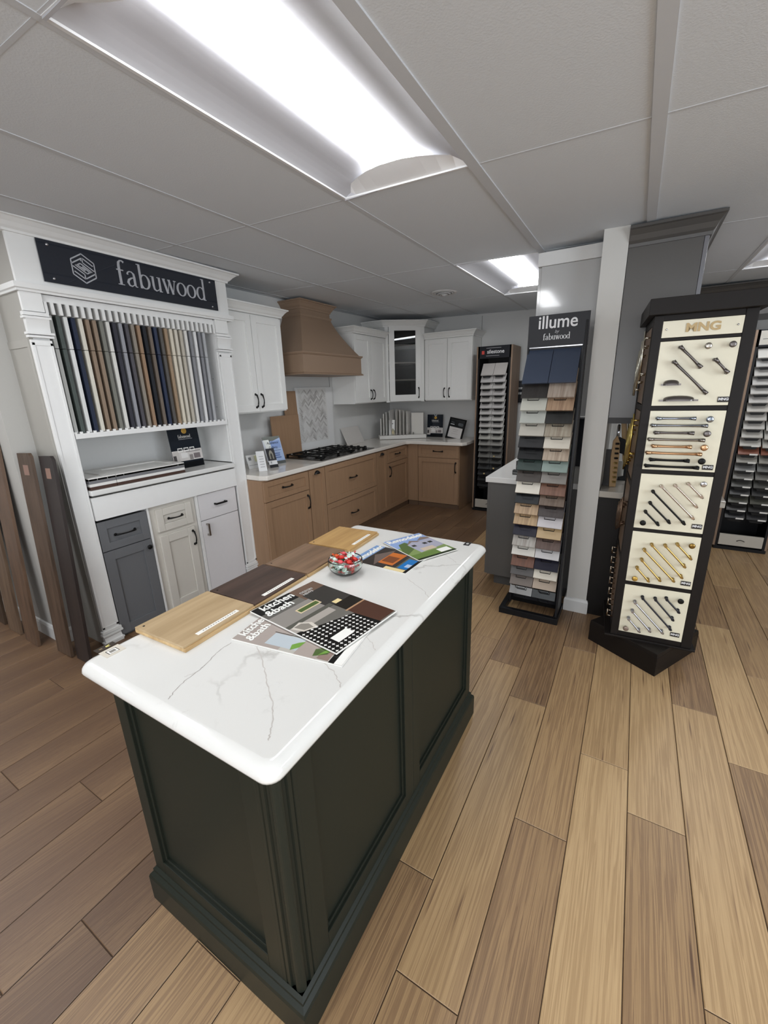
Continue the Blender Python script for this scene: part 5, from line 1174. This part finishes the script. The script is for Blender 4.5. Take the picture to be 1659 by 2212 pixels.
artwork('header_print', hd, [((.02, .36, 1.875, 1.99), mat('#bdb9b0', .4)), ((.04, .12, 1.92, 1.925), mat('#555555', .4))], 0)
for k in range(20):
    z = RZ[k]; m = stone_mats(RST[k])
    for c_, x in enumerate((2.208, 2.370)):
        if c_ == 1: z = RZ[k]-.012 if k < 11 else RZ[k]
        tt = thing('stone_sample', '%s stone sample, %s column, %s row of the right rack' % (('rust brown' if k == 11 else shade(RST[k])), 'left' if c_ == 0 else 'right', ords[k]), 'stone sample', (x, 3.05, z), 0, 'stone samples on the right rack')
        tilted(tt, .150, .10, m, math.radians(50), 'lip')
        if k > 9:
            mb = MB(); mb.box(.008, .066, -.0015, 0, -.008, .006); obj('name_label', mb, mat('#d8d6d0', .5), tt, label='white name label')
# poster on the back wall
t = thing('wall_poster', 'black framed finish chart on the back wall behind the tall rack', 'poster', (-.118, YB-.006, 1.37)); mb = MB(); mb.box(0, .22, -.006, 0, 0, .30); obj('frame', mb, mat('#8d8d8d', .4), t)
artwork('print', t, [((.012, .208, .015, .288), mat('#26272a', .3))]+[((.02+.03*i, .045+.03*i, z0, z0+.028), mat('#b5b5b4', .3)) for i in range(6) for z0 in (.185, .12)]+[((.02, .20, .228+.016*j, .236+.016*j), mat('#505154', .3)) for j in range(3)], -.006)

# ------------------------------------------------------------------ hardware tower (spinner) on a rotated square base
TA = math.radians(4)
t = thing('hardware_tower', 'tall dark wood hardware tower with cream boards of pulls', 'display tower', (1.264, .672, 0), TA)
DW2 = DARKWOOD; TW = .430; TD = .43; TL_ = .030
def wl(x, y):
    dx, dy = x-1.264, y-.672; return (dx*math.cos(TA)+dy*math.sin(TA), -dx*math.sin(TA)+dy*math.cos(TA))
base = [wl(*p) for p in ((1.176, .801), (1.535, .568), (1.761, .968), (1.402, 1.135))]
mb = MB(); mb.prism(base, 0, .118); mb.prism(base, .118, .140, 0, .985); obj('square_base', mb, DW2, t, .002)
mb = MB(); mb.box(.05, TW-.02, .03, TD-.03, .14, 1.90); obj('core', mb, DW2, t)
mb = MB(); mb.box(.0, .449, -.012, TD, .138, .150); obj('foot_plate', mb, DW2, t, .002)
for x0_ in (TL_, TW-.0475):
    for y0_ in (0, TD-.05): obj('corner_stile', MB().box(x0_, x0_+.0475 if x0_ > .1 else .0695, y0_, y0_+.05, .14, 1.90), DW2, t, .002)
for z0_, z1_ in ((.14, .178), (.481, .504), (.806, .825), (1.130, 1.151), (1.454, 1.476), (1.783, 1.796), (1.875, 1.90)): obj('cross_rail', MB().box(.068, .384, .004, .05, z0_, z1_), DW2, t, .001)
for z0_, z1_ in ((.14, .20), (.60, .63), (1.04, 1.07), (1.45, 1.48), (1.86, 1.90)): obj('side_rail', MB().box(TL_+.002, .08, .05, TD-.05, z0_, z1_), DW2, t, .001)
mb = MB(); mb.box(TL_+.012, .066, TD, TD+.016, .14, 1.90); mb.box(TW, TW+.016, .10, .36, .20, 1.85); obj('edge_strip', mb, BLK, t)
mb = MB(); mb.box(.002, .462, -.045, TD+.03, 1.90, 1.972); obj('cap', mb, DW2, t, .002)
def hw_pull(board, a, b, m, r=.0052, style='post', ov=.006):
    mb = MB(); y0, y1 = -.0, -.027
    A, B = Vector((a[0], y1, a[1])), Vector((b[0], y1, b[1])); u = (B-A).normalized()
    if style == 'post':
        mb.tube([A-u*ov, A+u*.012, B-u*.012, B+u*ov], [r*1.05, r, r, r*1.05], 10)
        for q in (A+u*.004, B-u*.004):
            mb.tube([(q.x, 0, q.z), (q.x, -.004, q.z), (q.x, -.006, q.z), (q.x, y1, q.z)], [r*1.9, r*1.9, r*1.2, r*1.15], 10)
            mb.lathe([(r*1.5, -.006), (r*1.65, 0), (r*1.5, .006)], c=(q.x, y1, q.z), n=12, axis='Y')
    elif style == 'flat':
        n = 10; P = [A + (B-A)*k/n + Vector((0, .012-.012*math.sin(PI*k/n), 0)) for k in range(n+1)]
        mb.tube([(A.x, 0, A.z)] + P + [(B.x, 0, B.z)], [r*1.6]+[r*(1.5-.4*math.sin(PI*k/n)) for k in range(n+1)]+[r*1.6], 10)
        for s, q in ((-1, A), (1, B)): mb.tube([q+u*s*.004, q-u*s*.02], [r*1.9, r*1.3], 8)
    return obj('pull', mb, m, board)
def hw_knob(board, p, m, R=.0155, flat=False):
    mb = MB(); mb.lathe([(.006, 0), (.006, .012), (R*.9, .016), (R, .020), (R, .024), (R*.8, .027), (R*.3, .0275)] , c=(p[0], 0, p[1]), n=22, axis='Y'); return obj('knob', mb, m, board)
def hw_cup(board, x, z, w, m):
    mb = MB(); h = .026; n = 12
    for k in range(n):
        for j in range(5):
            def S(kk, jj):
                a = PI*kk/n; b = PI/2*jj/5; sx_ = -math.cos(a); return (x+sx_*w*.40*(1 if abs(sx_) < .8 else 1)*math.cos(b*.6), -.024*math.sin(b), z-h*.45+h*math.sin(a)**.5*math.cos(b))
            mb.face([S(k, j), S(k+1, j), S(k+1, j+1), S(k, j+1)], 0, True)
    mb.box(x-w*.5, x+w*.5, -.003, 0, z-h*.5, z-h*.5+.008); return obj('cup_pull', mb, m, board)
def board(z0, z1, label, nm='sample_board'):
    mb = MB(); mb.box(.0705, .382, .002, .012, z0, z1); o = obj(nm, mb, CREAMB, t, .001, label=label); o.location = (0, -.0, 0); return o
def logo(b, x, z):
    mb = MB(); mb.box(x-.022, x+.022, -.0012, 0.002, z-.0125, z+.0125); obj('logo_plate', mb, mat('#2e2a28', .4), b)
    lettering(b, 'MNG', .0165, x, z-.004, -.0014, WL, bold=.0006, sx=1.05, depth=.0003)
b6 = board(1.798, 1.873, 'glossy cream header board with faded gold lettering', 'header_panel')
lettering(b6, 'MNG', .052, .232, 1.820, .001, mat('#b3996a', .4), bold=.002, sx=1.15); 
for x in (.088, .362):
    mb = MB(); mb.lathe([(.004, 0), (.004, .003), (.001, .004)], c=(x, .002, 1.835), n=12, axis='Y'); obj('screw', mb, CHROME, b6)
b1 = board(1.478, 1.781, 'cream board with pewter pulls, knobs and cup pulls')
for a, b in (((.153, 1.751), (.245, 1.656)), ((.136, 1.685), (.284, 1.536)), ((.297, 1.687), (.351, 1.627))): hw_pull(b1, a, b, PEWTER, .005, 'flat')
hw_knob(b1, (.261, 1.749), NICKEL, .0145); hw_knob(b1, (.352, 1.75), PEWTER, .014)
hw_cup(b1, .140, 1.588, .083, PEWTER); hw_cup(b1, .181, 1.512, .162, PEWTER); logo(b1, .360, 1.505)
b2 = board(1.152, 1.453, 'cream board of long horizontal pulls from chrome to black')
for k, (x0_, x1_, z, m) in enumerate(((.103, .258, 1.417, mat('#9aa3b0', .15, 1)), (.085, .310, 1.382, mat('#8b8f96', .2, 1)), (.103, .261, 1.346, PEWTER), (.081, .309, 1.312, mat('#8a847c', .3, .9)), (.101, .261, 1.278, COPPER), (.080, .307, 1.243, COPPER), (.100, .262, 1.208, BLK), (.083, .306, 1.175, BLK))): hw_pull(b2, (x0_, z), (x1_, z), m, .0052, 'flat')
for (x, z, m) in ((.319, 1.413, mat('#9aa3b0', .15, 1)), (.318, 1.344, PEWTER), (.317, 1.276, COPPER), (.317, 1.208, BLK)): hw_knob(b2, (x, z), m, .0155)
logo(b2, .350, 1.176)
def diag(b, L, knobs, lg):
    for (a, c_, m) in L: hw_pull(b, a, c_, m, .0048)
    for (p, m) in knobs: hw_knob(b, p, m, .0145)
    logo(b, *lg)
NP = mat('#c9bdb4', .2, 1)
b3 = board(.826, 1.128, 'cream board with black and nickel diagonal pulls')
diag(b3, [((.165, 1.071), (.325, .912), NP), ((.225, 1.079), (.33, .975), NP), ((.279, 1.092), (.345, 1.026), NP), ((.132, 1.04), (.292, .879), BLK), ((.127, .977), (.227, .878), BLK), ((.112, .927), (.179, .861), BLK)], [((.342, 1.093), CHROME), ((.109, .863), BLK)], (.352, .864+.0))
b4 = board(.505, .805, 'cream board with brass diagonal pulls')
diag(b4, [((.165, .744), (.324, .579), BRASS), ((.226, .748), (.328, .642), BRASS), ((.279, .762), (.347, .692), BRASS), ((.134, .71), (.291, .552), BRASS), ((.129, .651), (.229, .544), BRASS), ((.113, .599), (.177, .531), BRASS)], [((.343, .762), mat('#8f7440', .3, 1)), ((.111, .532), mat('#c2a052', .35, .8))], (.351, .538))
b5 = board(.179, .481, 'lowest cream board with silver and dark diagonal pulls')
SV = mat('#a9aab2', .25, 1); DKB = mat('#24242c', .35, .4)
diag(b5, [((.161, .424), (.317, .26), DKB), ((.222, .428), (.32, .321), DKB), ((.273, .44), (.34, .373), DKB), ((.128, .389), (.283, .229), SV), ((.122, .331), (.223, .225), SV), ((.109, .279), (.172, .211), SV)], [((.34, .438), BLK), ((.104, .211), mat('#8b7b70', .4, .5))], (.346, .219))
# side boards facing the post, with projecting pulls
for k, (z0_, z1_, kind) in enumerate(((1.485, 1.86, 'silver'), (1.075, 1.445, 'gold'), (.635, 1.035, 'bronze'), (.205, .595, 'chrome'))):
    mb = MB(); mb.box(TL_+.004, TL_+.012, .055, TD-.055, z0_, z1_); sb = obj('side_board', mb, mat('#7a614b', .4), t, .001, label='brown side board with %s pulls' % kind)
    n = {'silver': 6, 'gold': 7, 'bronze': 6, 'chrome': 7}[kind]; m = {'silver': mat('#c9c6b8', .2, 1), 'gold': mat('#d1b96a', .2, 1), 'bronze': mat('#6b5747', .35, .8), 'chrome': mat('#a89c8c', .2, 1)}[kind]
    for j in range(n):
        y = .075 + (TD-.15)*j/(n-1); zc = (z0_+z1_)/2 + (.05-.10*j/(n-1)); L = {'silver': .24, 'gold': .25, 'bronze': .18}.get(kind, .05) - .04*(j % 2)
        if kind == 'chrome': L = .05; zc = z0_+.04+(z1_-z0_-.08)*j/(n-1)
        mb = MB(); mb.tube([(TL_-.024, y, zc-L/2), (TL_-.024, y, zc+L/2)], .0045, 8)
        for s in (-1, 1): mb.tube([(TL_+.004, y, zc+s*L*.36), (TL_-.024, y, zc+s*L*.36)], .0042, 6)
        obj('pull', mb, m, sb)
